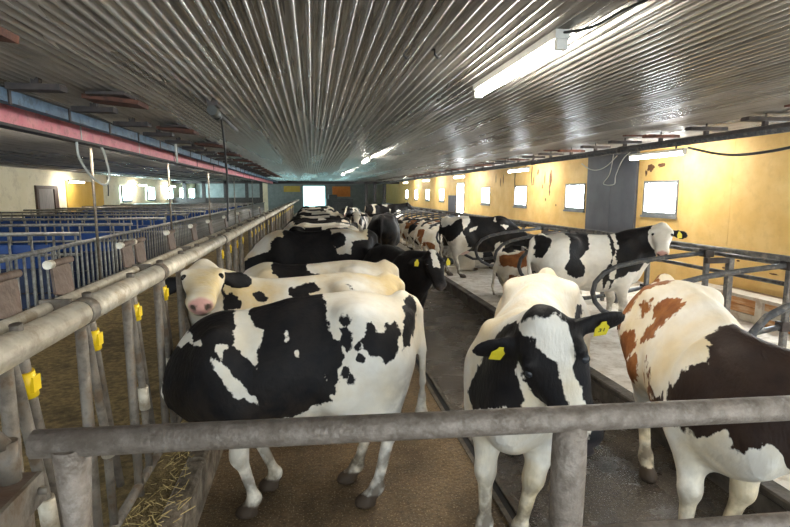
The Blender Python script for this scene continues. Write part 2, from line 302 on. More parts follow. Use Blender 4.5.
for i in range(26):
    y = 3.6 + i * .92
    r = thing('ceiling_hanger', '%s dark T-shaped hanger above the pipe by the yellow wall' % ORD[i], 'hanger', (5.2, y, 2.94), 0, 'T hangers over the right pipe')
    MB().box(-.27, .27, -.06, .06, -.02, .025).build('hanger_plate', M['rust'] if i % 3 == 1 else M['darksteel'], r); MB().box(-.025, .025, -.025, .025, -.12, -.018).build('hanger_stem', M['darksteel'], r)
    MB().tube([(0, 0, .018), (0, 0, .10)], .012, 6).build('hanger_rod', M['darksteel'], r)
    if i % 3 == 1: MB().box(-.52, -.05, .10, .17, .01, .03).build('packing_plate', M['rust'], r)
def cable(name, pts, r, m, label):
    # Catmull-Rom through the points
    P_ = [Vector(p) for p in pts]; Q = []
    for i in range(len(P_) - 1):
        p0, p1, p2, p3 = P_[max(i - 1, 0)], P_[i], P_[i + 1], P_[min(i + 2, len(P_) - 1)]
        for k in range(6):
            t = k / 6; Q.append(.5 * ((2 * p1) + (p2 - p0) * t + (2 * p0 - 5 * p1 + 4 * p2 - p3) * t * t + (3 * p1 - p0 - 3 * p2 + p3) * t ** 3))
    Q.append(P_[-1]); return tag(MB().tube(Q, r, 6).build(name, M[m]), label, 'cable')
cable('sagging_cable', [(6.3, 8.1, 2.86), (6.5, 7.6, 2.72), (6.5, 7.0, 2.68), (6.5, 6.2, 2.74), (6.5, 5.2, 2.92), (6.5, 4.6, 3.0)], .022, 'cable_b', 'black cable sagging from the wall lamp along the yellow wall')
cable('loose_cable', [(6.985, 12.9, 2.86), (6.93, 12.4, 2.70), (6.93, 12.0, 2.66), (6.93, 11.6, 2.74), (6.93, 11.2, 2.95)], .010, 'cable_w', 'thin pale cable looped across the slate panel')
cable('loose_cable', [(6.93, 11.35, 2.99), (6.92, 11.45, 2.55), (6.92, 11.7, 2.32), (6.92, 11.25, 2.30), (6.92, 11.2, 2.5), (6.92, 10.95, 2.85), (6.93, 10.7, 2.99)], .010, 'cable_w', 'pale cable hanging in a loop below the slate panel top')
cable('hanging_cable', [(-3.02, 7.5, 2.78), (-3.02, 7.55, 2.55), (-3.02, 7.9, 2.32), (-3.02, 8.35, 2.22), (-3.02, 8.55, 2.35), (-3.02, 8.45, 2.62), (-3.02, 8.3, 2.78)], .016, 'cable_w', 'white cable hanging in a loop beneath the red beam')
cable('ceiling_rope', [(-1.0, 6.3, 2.95), (-1.02, 6.6, 2.6), (-1.03, 6.75, 2.2), (-1.04, 6.7, 1.75)], .012, 'cable_b', 'dark rope hanging from the ceiling motor to the feed fence')
cable('tied_cord', [(-2.3, 9.6, 2.98), (-2.3, 9.62, 2.8), (-2.31, 9.7, 2.62)], .02, 'cable_w', 'pale cord tied round the blue trough')
for k, (yy, l) in enumerate(((17.4, .75), (16.0, .6), (29.3, 1.0))):
    x = XR - .02 if k < 2 else XL + .03
    cable('wall_cable', [(x, yy, 2.95), (x, yy + .05, 2.95 - l * .6), (x, yy - .03, 2.95 - l)], .012 if k < 2 else .03, 'cable_b', ['thin black cable down the yellow wall by the third window', 'short black cable down the stained yellow boards', 'black cable down the cream wall beside the mustard board'][k])
cable('lamp_cable', [(1.4, 2.88, 2.99), (1.48, 2.7, 2.97), (1.55, 2.5, 3.0), (1.62, 2.2, 3.0)], .008, 'cable_b', 'short dark cable leaving the near end of the nearest ceiling lamp')
mt = thing('ceiling_motor', 'blue-grey motor unit fixed to the corrugated ceiling', 'motor', (-.97, 5.7, 2.92))
MB().tube([(0, -.14, 0), (0, .12, 0)], .05, 12).build('motor_body', M['machine'], mt); MB().tube([(0, .12, 0), (0, .2, -.02)], .045, 10).build('gearbox', M['black'], mt); MB().box(-.05, .05, -.1, .1, .05, .12).build('mount', M['darksteel'], mt)
MB().tube([(0, .2, .02), (-.03, 1.9, .03)], .022, 8).build('drive_shaft', M['divider'], mt)
for k, (x, y) in enumerate(((.62, 3.55), (.82, 3.5))):
    h = thing('ceiling_hook', ['small dark hook under the ceiling, left one', 'small dark hook under the ceiling, nearer the lamp'][k], 'hook', (x, y, 3.035)); MB().tube([(0, 0, 0), (0, 0, -.03), (.02, 0, -.05), (.04, 0, -.03)], .007, 6).build('hook_bend', M['black'], h); MB().box(-.02, .02, -.02, .02, -.005, .003).build('hook_plate', M['black'], h)
# ------------------------------------------------------------------ feed fence (left)
ff = thing('feed_fence', 'galvanised self-locking feed fence in front of the row of cows', 'fence', (-1.0, 0, 0))
segs = [(-1.5, 2.42), (2.42, 3.55), (3.55, 6.0), (6.0, 10.9), (10.9, 15.8), (15.8, 20.7), (20.7, 25.6), (25.6, 32), (32, 40)]
for a, b in segs:
    MB().tube([(0, a + .02, 1.585), (0, b - .02, 1.585)], .056, 16).build('top_pipe', M['galv'], ff)
    MB().tube([(0, b - .05, 1.585), (0, b + .03, 1.585)], .061, 16).build('pipe_collar', M['galv_dirty'], ff)
MB().tube([(-.12, -1.5, 1.615), (-.12, 40, 1.615)], .026, 10).build('locking_rod', M['galv'], ff)
MB().tube([(0, -1.5, .46), (0, 40, .46)], .026, 8).build('bottom_pipe', M['galv_dirty'], ff)
unit = {}
FEEDERS = [5.5, 8.35, 10.1, 11.5, 12.9, 14.2, 15.6, 17.0, 18.3, 20.1, 22.0, 24.2, 26.8]   # a neck passes through the fence here
unit['upright'] = MB().tube([(0, 0, .40), (0, 0, 1.56)], .024, 10).mesh('upright', M['galv_dirty'])
unit['slanted_bar'] = MB().tube([(0, .03, 1.55), (0, .06, 1.45), (0, .17, .95), (0, .19, .44)], .021, 8).mesh('slanted_bar', M['galv_dirty'])
unit['sleeve'] = MB().tube([(0, .165, .98), (0, .183, 1.12 - .28)], .030, 10).mesh('sleeve', M['galv'])
unit['lock_bar'] = MB().tube([(.0, .085, 1.66), (.0, .12, 1.45), (.0, .30, .62)], .021, 8).mesh('lock_bar', M['galv_dirty'])
clip = MB(); clip.tube([(0, .112, 1.485), (0, .13, 1.39)], .029, 12).box(.018, .030, .10, .15, 1.41, 1.465); unit['lock_clip'] = clip.mesh('lock_clip', M['yellow'])
unit['bolt'] = MB().tube([(.01, .15, 1.435), (.01, .185, 1.43)], .010, 8).mesh('bolt', M['black'])
unit['rod_clamp'] = MB().box(-.15, -.03, -.012, .012, 1.585, 1.65).mesh('rod_clamp', M['galv_dirty'])
for i in range(48):
    y0 = 1.245 + .565 * i
    busy = any(abs(y0 + .12 - cy_) < .26 for cy_ in FEEDERS)
    for nm, me in unit.items():
        if busy and nm in ('upright', 'slanted_bar', 'sleeve', 'lock_bar', 'lock_clip', 'bolt'): continue
        if y0 > 14 and nm in ('bolt', 'sleeve'): continue
        if nm == 'rod_clamp' and i % 2: continue
        obj(nm, me, ff, (0, y0, 0))
for i in range(15):
    y = .71 + 2.47 * i; tall = i == 2 or i == 7
    me = MB().box(-.045, .045, -.05, -.035, .15, 1.90 if tall else 1.54).box(-.045, -.03, -.035, .04, .15, 1.90 if tall else 1.54).box(.03, .045, -.035, .04, .15, 1.9 if tall else 1.54)
    if tall: me.box(-.03, .03, -.034, .03, .16, 1.88)
    me.build('post', M['galv_dirty'] if not tall else M['wood'], ff)
flm = MB()
flm.box(-.012, .0, -.085, .085, .01, .17, Matrix.Rotation(-.25, 4, 'X') @ Matrix.Shear('XY', 4, (0, 0)))
flap_me = flm.mesh('flap', M['flap'])
roll_me = MB().tube([(-.005, -.06, .165), (-.005, .15, .165)], .017, 10).mesh('flap_roll', M['flap']); cap_me = MB().tube([(-.005, -.08, .165), (-.005, -.04, .165)], .020, 12).mesh('roll_cap', M['galv'])
for k, y in enumerate((1.62, 2.12, 2.58, 3.46, 3.70, 4.5, 5.35, 6.2, 7.3, 8.6, 10.1, 12)):
    f = obj('flap', flap_me, ff, (-.135, y, 1.62), (0, -.18, 0)); g = obj('flap_roll', roll_me, f); obj('roll_cap', cap_me, f)
# loose angle-iron at the gate end of the fence
ab = thing('angle_bracket', 'rusty angle iron bracket on a short post beside the gate', 'bracket', (-.80, 1.30, 0))
MB().box(-.06, .05, -.16, .16, 1.335, 1.35).build('bracket_flange', M['flap'], ab); MB().box(.05, .062, -.16, .16, 1.27, 1.352).build('bracket_web', M['galv_dirty'], ab); MB().tube([(.05, .13, 1.31), (.085, .13, 1.31)], .011, 8).build('bolt', M['galv_dirty'], ab); MB().box(-.02, .04, .08, .14, 0.0, 1.335).build('bracket_leg', M['galv_dirty'], ab); MB().tube([(.0, .12, 1.35), (.0, .12, 1.46)], .027, 12).build('socket', M['galv_dirty'], ab); MB().tube([(.0, .12, 1.44), (-.03, .02, 1.58)], .021, 10).build('stub_pipe', M['galv_dirty'], ab)
# ------------------------------------------------------------------ gate in front of the camera
g = thing('pipe_gate', 'muddy steel pipe gate across the front of the alley', 'gate', (.6, 1.15, 0))
gd = lambda x: 1.19 - .05 * (x + .62)     # the gate hangs a little askew
top = MB().tube([(-1.215, gd(-.615) - 1.15, 1.553), (1.6, gd(2.2) - 1.15, 1.553)], .0315, 20); top.build('top_rail', M['gate'], g)
MB().tube([(.07, gd(.67) - 1.15, 1.235), (1.6, gd(2.2) - 1.15, 1.235)], .024, 14).build('lower_rail', M['gate'], g)
MB().tube([(.02, -.01, 0), (.02, -.01, 1.2), (.02, -.01, 1.44), (.02, -.01, 1.55)], [.040, .040, .043, .040], 16).build('post', M['gate'], g)
MB().tube([(-1.135, .04, 0), (-1.135, .04, 1.15), (-1.14, .04, 1.36), (-1.14, .04, 1.545)], [.03, .03, .034, .047], 16, flat=(1, .8)).build('post', M['gate'], g)
# ------------------------------------------------------------------ calf pens (left)
pf = thing('pen_front_fence', 'long grey barred front fence of the blue calf pens', 'fence', (-3.5, 0, .14))
MB().tube([(0, 4.0, 1.20), (0, 40, 1.26)], .032, 10).build('top_rail', M['penrail'], pf); MB().tube([(0, 4.0, .22), (0, 40, .22)], .025, 8).build('bottom_rail', M['galv_dirty'], pf)
bar = MB().tube([(0, 0, 0), (0, 0, 1.22)], .017, 6).mesh('bar', M['penrail'])
for i in range(200): obj('bar', bar, pf, (0, 4.1 + i * .178, 0))
pm = thing('pen_rack', 'row of dark slatted boards under the pen front', 'rack', (-3.62, 0, .14))
for i in range(15): MB().box(-.02, .02, 4.2 + i * 2.4, 6.5 + i * 2.4, .02, .50).build('rack_board', M['darksteel'], pm)
bar2 = MB().tube([(0, 0, 0), (0, 0, 1.33)], .018, 6).mesh('bar', M['penrail'])
for i in range(11):
    y = 8.63 + 2.44 * i
    p = thing('pen_partition', '%s blue-boarded partition of the calf pens' % ORD[i], 'partition', (-3.55, y, .14), 0, 'calf pen partitions')
    MB().tube([(0, 0, 1.34), (-6.8, 0, 1.34)], .03, 8).build('top_rail', M['penrail'], p); MB().tube([(0, 0, 1.02), (-6.8, 0, 1.02)], .022, 8).build('middle_rail', M['penrail'], p)
    for k in range(22): obj('bar', bar2, p, (-.05 - k * .31, 0, 0))
    for k in range(3): MB().box(-6.8, -.45, .05, .08, .05 + k * .38, .41 + k * .38).build('board', M['blueboard'] if k == 2 else M['darkboard'], p)
for k, y in enumerate((8.87, 13.3, 18.2, 24.0, 31.0)):
    p = thing('pen_pole', '%s tall grey pole rising from the pen fence to the red beam' % ORD[k], 'pole', (-3.38, y, .15), 0, 'tall pen poles'); MB().tube([(0, 0, 0), (0, 0, 2.64)], .022, 8).build('pole_tube', M['galv_dirty'], p); MB().box(-.05, .05, -.05, .05, 0, .015).build('pole_foot', M['galv_dirty'], p)
# ------------------------------------------------------------------ stalls (right)
loop_pts = [(1.58, 1.335 - .2), (.95, 1.275 - .2), (.62, 1.235 - .2), (.34, 1.18 - .2), (.16, 1.10 - .2), (.05, .98 - .2), (.02, .85 - .2), (.06, .73 - .2), (.16, .62 - .2), (.34, .53 - .2), (.6, .52 - .2), (1.0, .56 - .2), (1.58, .66 - .2)]
loop_me = MB().tube([(x, 0, z) for x, z in loop_pts], .031, 12).mesh('loop_pipe', M['divider'])
dpost_me = box_mesh('divider_post', .06, .06, 1.16, M['rail'], .006); dbr_me = MB().box(-.05, .07, -.06, .06, 1.08, 1.19).mesh('clamp', M['darksteel']); dlow_me = MB().box(-.05, .07, -.05, .05, .41, .51).mesh('clamp', M['darksteel'])
for i in range(24):
    y = 3.6 + 1.2 * i
    r = thing('stall_divider', '%s looped dark pipe divider of the cow stalls' % ORD[i], 'stall divider', (3.46, y, .2), 0, 'looped stall dividers')
    obj('loop_pipe', loop_me, r); obj('divider_post', dpost_me, r, (1.60, 0, 0)); obj('clamp', dbr_me, r, (1.58, 0, 0)); obj('clamp', dlow_me, r, (1.58, 0, 0))
def stall_rail(name, x, z, r, label, m='rail'):
    t = thing(name, label, 'rail', (x, 0, z))
    for k in range(7): MB().tube([(0, 2.4 + k * 4.8, 0), (0, 7.17 + k * 4.8, 0)], r, 10).build('rail_tube', M[m], t); MB().tube([(0, 7.05 + k * 4.8, 0), (0, 7.3 + k * 4.8, 0)], r * 1.25, 10).build('rail_coupling', M['galv_dirty'], t)
    return t
stall_rail('neck_rail', 4.93, 1.415, .032, 'upper grey neck rail running over the stall dividers')
stall_rail('neck_rail', 5.16, 1.325, .030, 'second grey neck rail just behind the upper one')
stall_rail('brisket_rail', 5.16, 1.10, .026, 'lower dark rail behind the stall posts', 'divider')
for k in range(12):
    y = 3.42 + 2.4 * k
    p = thing('stall_post', '%s square grey post carrying the neck rails' % ORD[k], 'post', (5.24, y, .199), 0, 'neck rail posts'); MB().box(-.035, .035, -.035, .035, 0, 1.088).build('post_body', M['rail'], p); MB().box(-.07, .07, -.07, .07, 0, .015).build('foot_plate', M['galv_dirty'], p); MB().box(-.34, .03, -.03, .03, 1.02, 1.088).build('rail_bracket', M['darksteel'], p)
tmg = thing('timber_manger', 'low orange timber manger with pale ledge along the yellow wall', 'manger', (6.35, 5.2, .2))
for k in range(3):
    for j in range(4): MB().box(0, .035, -3 + j * 1.4, -1.615 + j * 1.4, .005 + k * .115, .112 + k * .115).build('plank', M['plank'] if (k + j) % 3 else M['limewood'], tmg)
for j in range(5): MB().box(-.05, 0, -3 + j * 1.4 - .04, -2.96 + j * 1.4 + .03, 0, .36).build('stake', M['limewood'], tmg)
MB().box(-.06, .22, -3.05, 2.62, .352, .40).build('ledge', M['limewood'], tmg); MB().box(.22, .60, -3.05, 2.62, .30, .34).build('tray_floor', M['wood'], tmg)
# far machinery
mm = thing('feed_machine', 'dark feed machine parked at the far end of the alley', 'machine', (2.3, 45.5, 0))
MB().box(-1.1, 1.1, -1.2, 1.4, .5, 1.6).build('machine_body', M['machine'], mm); MB().box(-.6, .6, -1.6, -1.2, .4, 1.3).build('engine_hood', M['machine'], mm); MB().box(-.9, -.2, -.6, .9, 1.6, 1.95).build('cab', M['machine'], mm)
for sx in (-1, 1):
    for sy in (-1, 1): MB().tube([(sx * 1.1, sy * .8, .5), (sx * 1.32, sy * .8, .5)], .5, 16).build('wheel', M['black'], mm)
# straw spilled along the manger curb
mb = MB(); rnd = random.Random(3)
for i in range(480):
    x = rnd.gauss(-.95, .10); y = rnd.uniform(1.9, 5.5); z = .155 + max(0, rnd.gauss(.05, .03)) if x < -.88 else .325
    if x > -.76: continue
    a = rnd.uniform(0, math.pi); l = rnd.uniform(.03, .09); t = rnd.uniform(-.3, .5); d = Vector((math.cos(a), math.sin(a), t)) * l; w = Vector((-math.sin(a), math.cos(a), 0)) * .0022; p = Vector((x, y, z))
    if x < -.88 or True: mb.add([p - w, p + w, p + d + w, p + d - w, p + Vector((0, 0, .003)), p + d + Vector((0, 0, .003))], [(0, 1, 2, 3), (0, 4, 5, 3), (1, 2, 5, 4)])
tag(mb.build('loose_straw', M['straw']), 'loose yellow straw scattered along the manger curb', 'straw', kind='stuff')
# ------------------------------------------------------------------ cattle
V3 = lambda *a: np.array(a, dtype=float)
def nrm(v):
    v = np.asarray(v, float); return v / (np.linalg.norm(v) + 1e-9)
def smin(a, b, k):
    h = np.maximum(k - np.abs(a - b), 0.0) / k
    return np.minimum(a, b) - h * h * k * 0.25
def smooth_table(st, n=160):
    st = np.array(st, float); ys = np.linspace(st[0, 0], st[-1, 0], n)
    cols = [ys]
    for c in range(1, st.shape[1]):
        v = np.interp(ys, st[:, 0], st[:, c])
        for _ in range(3):
            p = np.pad(v, 4, mode='edge'); v = np.convolve(p, np.ones(9) / 9, 'valid')
        cols.append(v)
    return cols
TRUNK = smooth_table([  # y, half width, top, bottom, roof taper
    (-0.84, .03, 1.17, 1.05, .2), (-0.79, .12, 1.27, .88, .25), (-0.70, .20, 1.335, .80, .3), (-0.55, .235, 1.375, .74, .42),
    (-0.38, .26, 1.395, .66, .42), (-0.20, .275, 1.385, .60, .50), (0.0, .315, 1.365, .555, .5), (0.2, .325, 1.355, .545, .5),
    (0.38, .275, 1.365, .575, .56), (0.54, .225, 1.38, .64, .62), (0.68, .18, 1.33, .72, .5), (0.80, .11, 1.24, .82, .3), (0.86, .03, 1.1, .9, .2)])
HEAD = smooth_table([   # t from poll to muzzle, half width, upper height, lower height
    (-.05, .03, .01, .03), (-.01, .085, .05, .07), (.05, .118, .066, .11), (.12, .132, .070, .150), (.19, .132, .066, .170), (.26, .114, .060, .160),
    (.34, .092, .054, .128), (.41, .085, .052, .108), (.46, .094, .058, .104), (.51, .092, .052, .092), (.545, .066, .03, .06), (.56, .02, .0, .02)], 140)
def sd_cone(X, Y, Z, p):
    a, b, ra, rb = p['a'], p['b'], p['ra'], p['rb']
    d = b - a; L2 = d @ d + 1e-9
    h = np.clip(((X - a[0]) * d[0] + (Y - a[1]) * d[1] + (Z - a[2]) * d[2]) / L2, 0, 1)
    return np.sqrt((X - a[0] - h * d[0]) ** 2 + (Y - a[1] - h * d[1]) ** 2 + (Z - a[2] - h * d[2]) ** 2) - (ra + (rb - ra) * h)
def sd_ell(X, Y, Z, p):
    c, r, M = p['c'], p['r'], p.get('M')
    x, y, z = X - c[0], Y - c[1], Z - c[2]
    if M is not None:
        x, y, z = (x * M[0][0] + y * M[0][1] + z * M[0][2], x * M[1][0] + y * M[1][1] + z * M[1][2], x * M[2][0] + y * M[2][1] + z * M[2][2])
    k0 = np.sqrt((x / r[0]) ** 2 + (y / r[1]) ** 2 + (z / r[2]) ** 2)
    k1 = np.sqrt((x / r[0] ** 2) ** 2 + (y / r[1] ** 2) ** 2 + (z / r[2] ** 2) ** 2) + 1e-9
    return k0 * (k0 - 1) / k1
def sd_trunk(X, Y, Z, p):
    Z = Z - p['dz'] + p.get('wd', 0) * np.maximum(Y - .05, 0)
    y = np.clip(Y, -0.84, 0.86)
    w = np.interp(y, TRUNK[0], TRUNK[1]); zt = np.interp(y, TRUNK[0], TRUNK[2]); zb = np.interp(y, TRUNK[0], TRUNK[3]); tp = np.interp(y, TRUNK[0], TRUNK[4])
    w = w * p.get('fat', 1.0)
    zc = (zt + zb) / 2 - .04; hu = zt - zc; hd = zc - zb
    zn = Z - zc; zz = np.where(zn > 0, zn / hu, zn / hd)
    ww = w * (1 - tp * np.clip(zz, 0, 1) ** 1.6)
    q = (np.abs(X / np.maximum(ww, .01)) ** 2.3 + np.abs(zz) ** 2.3) ** (1 / 2.3)
    d = (q - 1) * np.minimum(w, (hu + hd) / 2) * .9
    return np.sqrt(np.maximum(d, 0) ** 2 + (Y - y) ** 2) + np.minimum(d, 0)
def sd_head(X, Y, Z, p):
    o, R, s = p['o'], p['R'], p['s']
    x, y, z = X - o[0], Y - o[1], Z - o[2]
    l = (x * R[0][0] + y * R[0][1] + z * R[0][2]) / s; t0 = (x * R[1][0] + y * R[1][1] + z * R[1][2]) / s; u = (x * R[2][0] + y * R[2][1] + z * R[2][2]) / s
    t = np.clip(t0, -.04, .56)
    t = t + 0; w = np.interp(t, HEAD[0], HEAD[1]); a = np.interp(t, HEAD[0], HEAD[2]); b = np.interp(t, HEAD[0], HEAD[3])
    uu = np.where(u > 0, u / np.maximum(a, .008), u / b)
    ww = w * (1 - .34 * np.clip(-uu, 0, 1) ** 1.3)
    q = (np.abs(l / np.maximum(ww, .008)) ** 2.4 + np.abs(uu) ** 2.4) ** (1 / 2.4)
    d = (q - 1) * np.minimum(w, (a + b) / 2)
    return (np.sqrt(np.maximum(d, 0) ** 2 + (t0 - t) ** 2) + np.minimum(d, 0)) * s
SDF = {'cone': sd_cone, 'ell': sd_ell, 'trunk': sd_trunk, 'head': sd_head}
def prim_box(p):
    t = p['t']
    if t == 'cone':
        r = max(p['ra'], p['rb']); return np.minimum(p['a'], p['b']) - r, np.maximum(p['a'], p['b']) + r
    if t == 'ell':
        r = max(p['r']) if p.get('M') is not None else np.array(p['r']); return p['c'] - r, p['c'] + r
    if t == 'trunk': return V3(-.4, -.86, .5 + p['dz']), V3(.4, .88, 1.42 + p['dz'])
    return p['o'] - .62 * p['s'], p['o'] + .62 * p['s']
def surface_nets(D, org, h):
    S = D < 0; nx, ny, nz = D.shape
    c = np.zeros((nx - 1, ny - 1, nz - 1), np.uint8)
    corners = [(i, j, k) for i in (0, 1) for j in (0, 1) for k in (0, 1)]
    for (i, j, k) in corners: c += S[i:nx - 1 + i, j:ny - 1 + j, k:nz - 1 + k]
    act = (c > 0) & (c < 8); idx = -np.ones(act.shape, np.int64); cells = np.argwhere(act); idx[act] = np.arange(len(cells))
    acc = np.zeros((len(cells), 3)); cnt = np.zeros(len(cells))
    for ca in corners:
        for ax in range(3):
            if ca[ax]: continue
            cb = list(ca); cb[ax] = 1
            va = D[cells[:, 0] + ca[0], cells[:, 1] + ca[1], cells[:, 2] + ca[2]]; vb = D[cells[:, 0] + cb[0], cells[:, 1] + cb[1], cells[:, 2] + cb[2]]
            m = (va < 0) != (vb < 0); t = np.where(m, va / np.where(m, va - vb, 1), 0)
            pnt = np.tile(np.array(ca, float), (len(cells), 1)); pnt[:, ax] = t
            acc[m] += pnt[m]; cnt[m] += 1
    verts = (cells + acc / cnt[:, None]) * h + org
    quads = []
    for ax in range(3):
        sa = [slice(1, -1)] * 3; sb = [slice(1, -1)] * 3; sa[ax] = slice(0, -1); sb[ax] = slice(1, None)
        A, B = S[tuple(sa)], S[tuple(sb)]; e = np.argwhere(A != B); flip = A[A != B]
        off = np.ones(3, int); off[ax] = 0; e = e + off
        u, v = (ax + 1) % 3, (ax + 2) % 3
        q = []
        for du, dv in ((1, 1), (0, 1), (0, 0), (1, 0)):
            k = e.copy(); k[:, u] -= du; k[:, v] -= dv; q.append(idx[k[:, 0], k[:, 1], k[:, 2]])
        q = np.stack(q, 1); q[~flip] = q[~flip][:, ::-1]; quads.append(q)
    return verts, np.concatenate(quads)
def poly_sd(P, poly):
    poly = np.array(poly, float); n = len(poly); d = np.full(len(P), 1e9); ins = np.zeros(len(P), bool)
    for i in range(n):
        a, b = poly[i], poly[(i + 1) % n]; e = b - a; w = P - a
        t = np.clip((w @ e) / (e @ e + 1e-12), 0, 1); d = np.minimum(d, np.hypot(w[:, 0] - t * e[0], w[:, 1] - t * e[1]))
        cr = ((a[1] <= P[:, 1]) & (b[1] > P[:, 1])) | ((b[1] <= P[:, 1]) & (a[1] > P[:, 1]))
        xx = a[0] + (P[:, 1] - a[1]) / (b[1] - a[1] if abs(b[1] - a[1]) > 1e-9 else 1e-9) * e[0]
        ins ^= cr & (P[:, 0] < xx)
    return np.where(ins, -d, d)
def head_frame(hd, hu, roll=0):
    f = nrm(hd); r = nrm(np.cross(f, hu)); u = np.cross(r, f)
    c, s = math.cos(roll), math.sin(roll); r, u = r * c + u * s, u * c - r * s
    return np.stack([r, f, u])       # rows: right (l), forward (t), up (u)
def cow_prims(pose):
    P = []; dz = -0.53 if pose.get('lying') else 0.0
    def cone(a, b, ra, rb, k, g): P.append(dict(t='cone', a=V3(*a), b=V3(*b), ra=ra, rb=rb, k=k, g=g))
    def ell(c, r, k, g, M=None): P.append(dict(t='ell', c=V3(*c), r=r, k=k, g=g, M=M))
    P.append(dict(t='trunk', dz=dz, k=.05, g='body', fat=pose.get('fat', 1.0), wd=pose.get('wd', 0)))
    for s in (-1, 1):                                     # bony rump and shoulder blades
        ell((s * .185, -.37, 1.295 + dz), (.055, .09, .045), .16, 'body')
        ell((s * .095, -.745, 1.24 + dz), (.04, .055, .045), .09, 'body')
        ell((s * .165, .50, 1.06 + dz - .45 * pose.get('wd', 0)), (.075, .15, .27), .14, 'body')
        ell((s * .155, -.53, .99 + dz), (.095, .25, .30), .14, 'body')
    cone((0, -.74, 1.345 + dz), (0, -.82, 1.30 + dz), .045, .035, .08, 'body')
    ell((0, .66, .80 + dz), (.07, .13, .15), .12, 'body')
    if pose.get('udder', 1): ell((0, -.36, .60 + dz), (.115, .15, .10), .08, 'udder')
    legs = pose.get('legs', {})
    if not pose.get('lying'):
        for nm, s in (('FL', -1), ('FR', 1)):
            dx, dy = legs.get(nm, (0, 0)); ft = V3(s * .145 + dx, .43 + dy, 0)
            el = V3(s * .17, .40 + .2 * dy, .74); kn = V3(s * .155 + .5 * dx, .455 + .55 * dy, .41); fe = ft + V3(0, -.005, .115)
            cone((s * .17, .48, 1.0), el, .11, .115, .10, 'leg'); cone(el, kn, .108, .054, .07, 'leg'); ell(kn + V3(0, .012, 0), (.054, .056, .07), .04, 'leg')
            cone(kn, fe, .045, .034, .03, 'leg'); ell(fe, (.045, .047, .042), .03, 'leg'); cone(fe, ft + V3(0, .045, .035), .040, .050, .03, 'hoof'); ell(ft + V3(0, .05, .02), (.058, .078, .062), .02, 'hoof')
        for nm, s in (('HL', -1), ('HR', 1)):
            dx, dy = legs.get(nm, (0, 0)); ft = V3(s * .15 + dx, -.55 + dy, 0)
            st = V3(s * .195, -.30 + .25 * dy, .82); hk = V3(s * .155 + .6 * dx, -.665 + .7 * dy, .515); fe = ft + V3(0, -.035, .125)
            cone((s * .16, -.52, 1.05), st, .16, .125, .12, 'leg'); cone((s * .16, -.60, .95), (hk * .5 + V3(s * .16, -.54, .86) * .5), .14, .085, .12, 'leg')
            cone(st, hk, .115, .052, .09, 'leg'); cone(hk + V3(0, -.03, .05), (s * .15, -.68, .80), .026, .05, .07, 'leg'); ell(hk, (.048, .062, .07), .04, 'leg')
            cone(hk, fe, .046, .037, .03, 'leg'); ell(fe, (.046, .05, .045), .03, 'leg'); cone(fe, ft + V3(0, .04, .035), .042, .050, .03, 'hoof'); ell(ft + V3(0, .05, .02), (.058, .078, .062), .02, 'hoof')
    else:
        for s in (-1, 1):
            o = .10 if s == pose.get('roll', 1) else 0
            cone((s * .20, .45, .30), (s * .26, .66, .09), .10, .06, .08, 'leg'); cone((s * .26, .66, .09), (s * .20, .40, .055), .055, .04, .04, 'leg'); ell((s * .20, .36, .05), (.05, .07, .045), .03, 'hoof')
            ell((s * (.24 + o), -.42, .32), (.13, .30, .25), .10, 'leg'); cone((s * (.28 + o), -.22, .16), (s * (.31 + o), -.55, .08), .10, .055, .08, 'leg')
            cone((s * (.31 + o), -.55, .08), (s * (.33 + o), -.20, .055), .05, .04, .04, 'leg'); ell((s * (.33 + o), -.13, .05), (.05, .08, .045), .03, 'hoof')
    # neck and head
    hs = pose.get('hs', 1.0); poll = V3(*pose['poll']); R = head_frame(pose['hd'], V3(*pose.get('hu', (0, 0, 1))), pose.get('hroll', 0))
    H = lambda l, t, u: poll + hs * (R[0] * l + R[1] * t + R[2] * u)
    def strand(p0, p1, p2, r0, r1, k):
        n = 5; pts = [(1 - q) ** 2 * p0 + 2 * q * (1 - q) * p1 + q * q * p2 for q in np.linspace(0, 1, n + 1)]
        for i in range(n): cone(pts[i], pts[i + 1], r0 + (r1 - r0) * i / n, r0 + (r1 - r0) * (i + 1) / n, k, 'neck')
    dz0 = dz; dz = dz - .45 * pose.get('wd', 0)
    b1 = V3(0, .48, 1.20 + dz); b2 = V3(0, .60, .95 + dz); b3 = V3(0, .56, 1.08 + dz)
    e1 = H(0, .02, -.055); e2 = H(0, .10, -.13); nb = pose.get('nb', (0, .28, .04)); nb = V3(*nb)
    strand(b1, b1 + nb, e1, .14, .075, .10); strand(b2, b2 + nb, e2, .15, .07, .10); strand(b3, b3 + nb, (e1 + e2) / 2, .15, .08, .10)
    P.append(dict(t='head', o=poll, R=R, s=hs, k=.06, g='head'))
    ell(H(0, .0, .035), (.05 * hs,) * 3, .06, 'head')
    for s in (-1, 1): ell(H(s * .105, .145, .050), (.028 * hs, .04 * hs, .022 * hs), .04, 'head')       # brow
    ears = pose.get('ears', (0, 0)); tips = []
    for s, dr in ((-1, ears[0]), (1, ears[1])):
        b = H(s * .112, .068, -.030); out = nrm(R[0] * s + R[2] * (-.12 - dr) + R[1] * (.02 + .5 * dr)); fc = nrm(R[1] * .75 + R[2] * .65); fc = nrm(fc - out * (fc @ out)); wd = np.cross(out, fc)
        cone(b, b + out * .05 * hs, .036 * hs, .034 * hs, .03, 'ear')
        ell(b + out * .115 * hs, (.105 * hs, .066 * hs, .020 * hs), .025, 'ear', np.stack([out, wd, fc]))
        tips.append((b, out, wd, fc))
    dz = dz0
    tail = pose.get('tail', [(0, -.86, 1.27), (0, -.90, 1.05), (0, -.885, .75), (0, -.88, .55)])
    tp = [V3(0, -.81, 1.315 + dz)] + [V3(q[0], q[1], max(q[2] + dz, .04)) for q in tail]
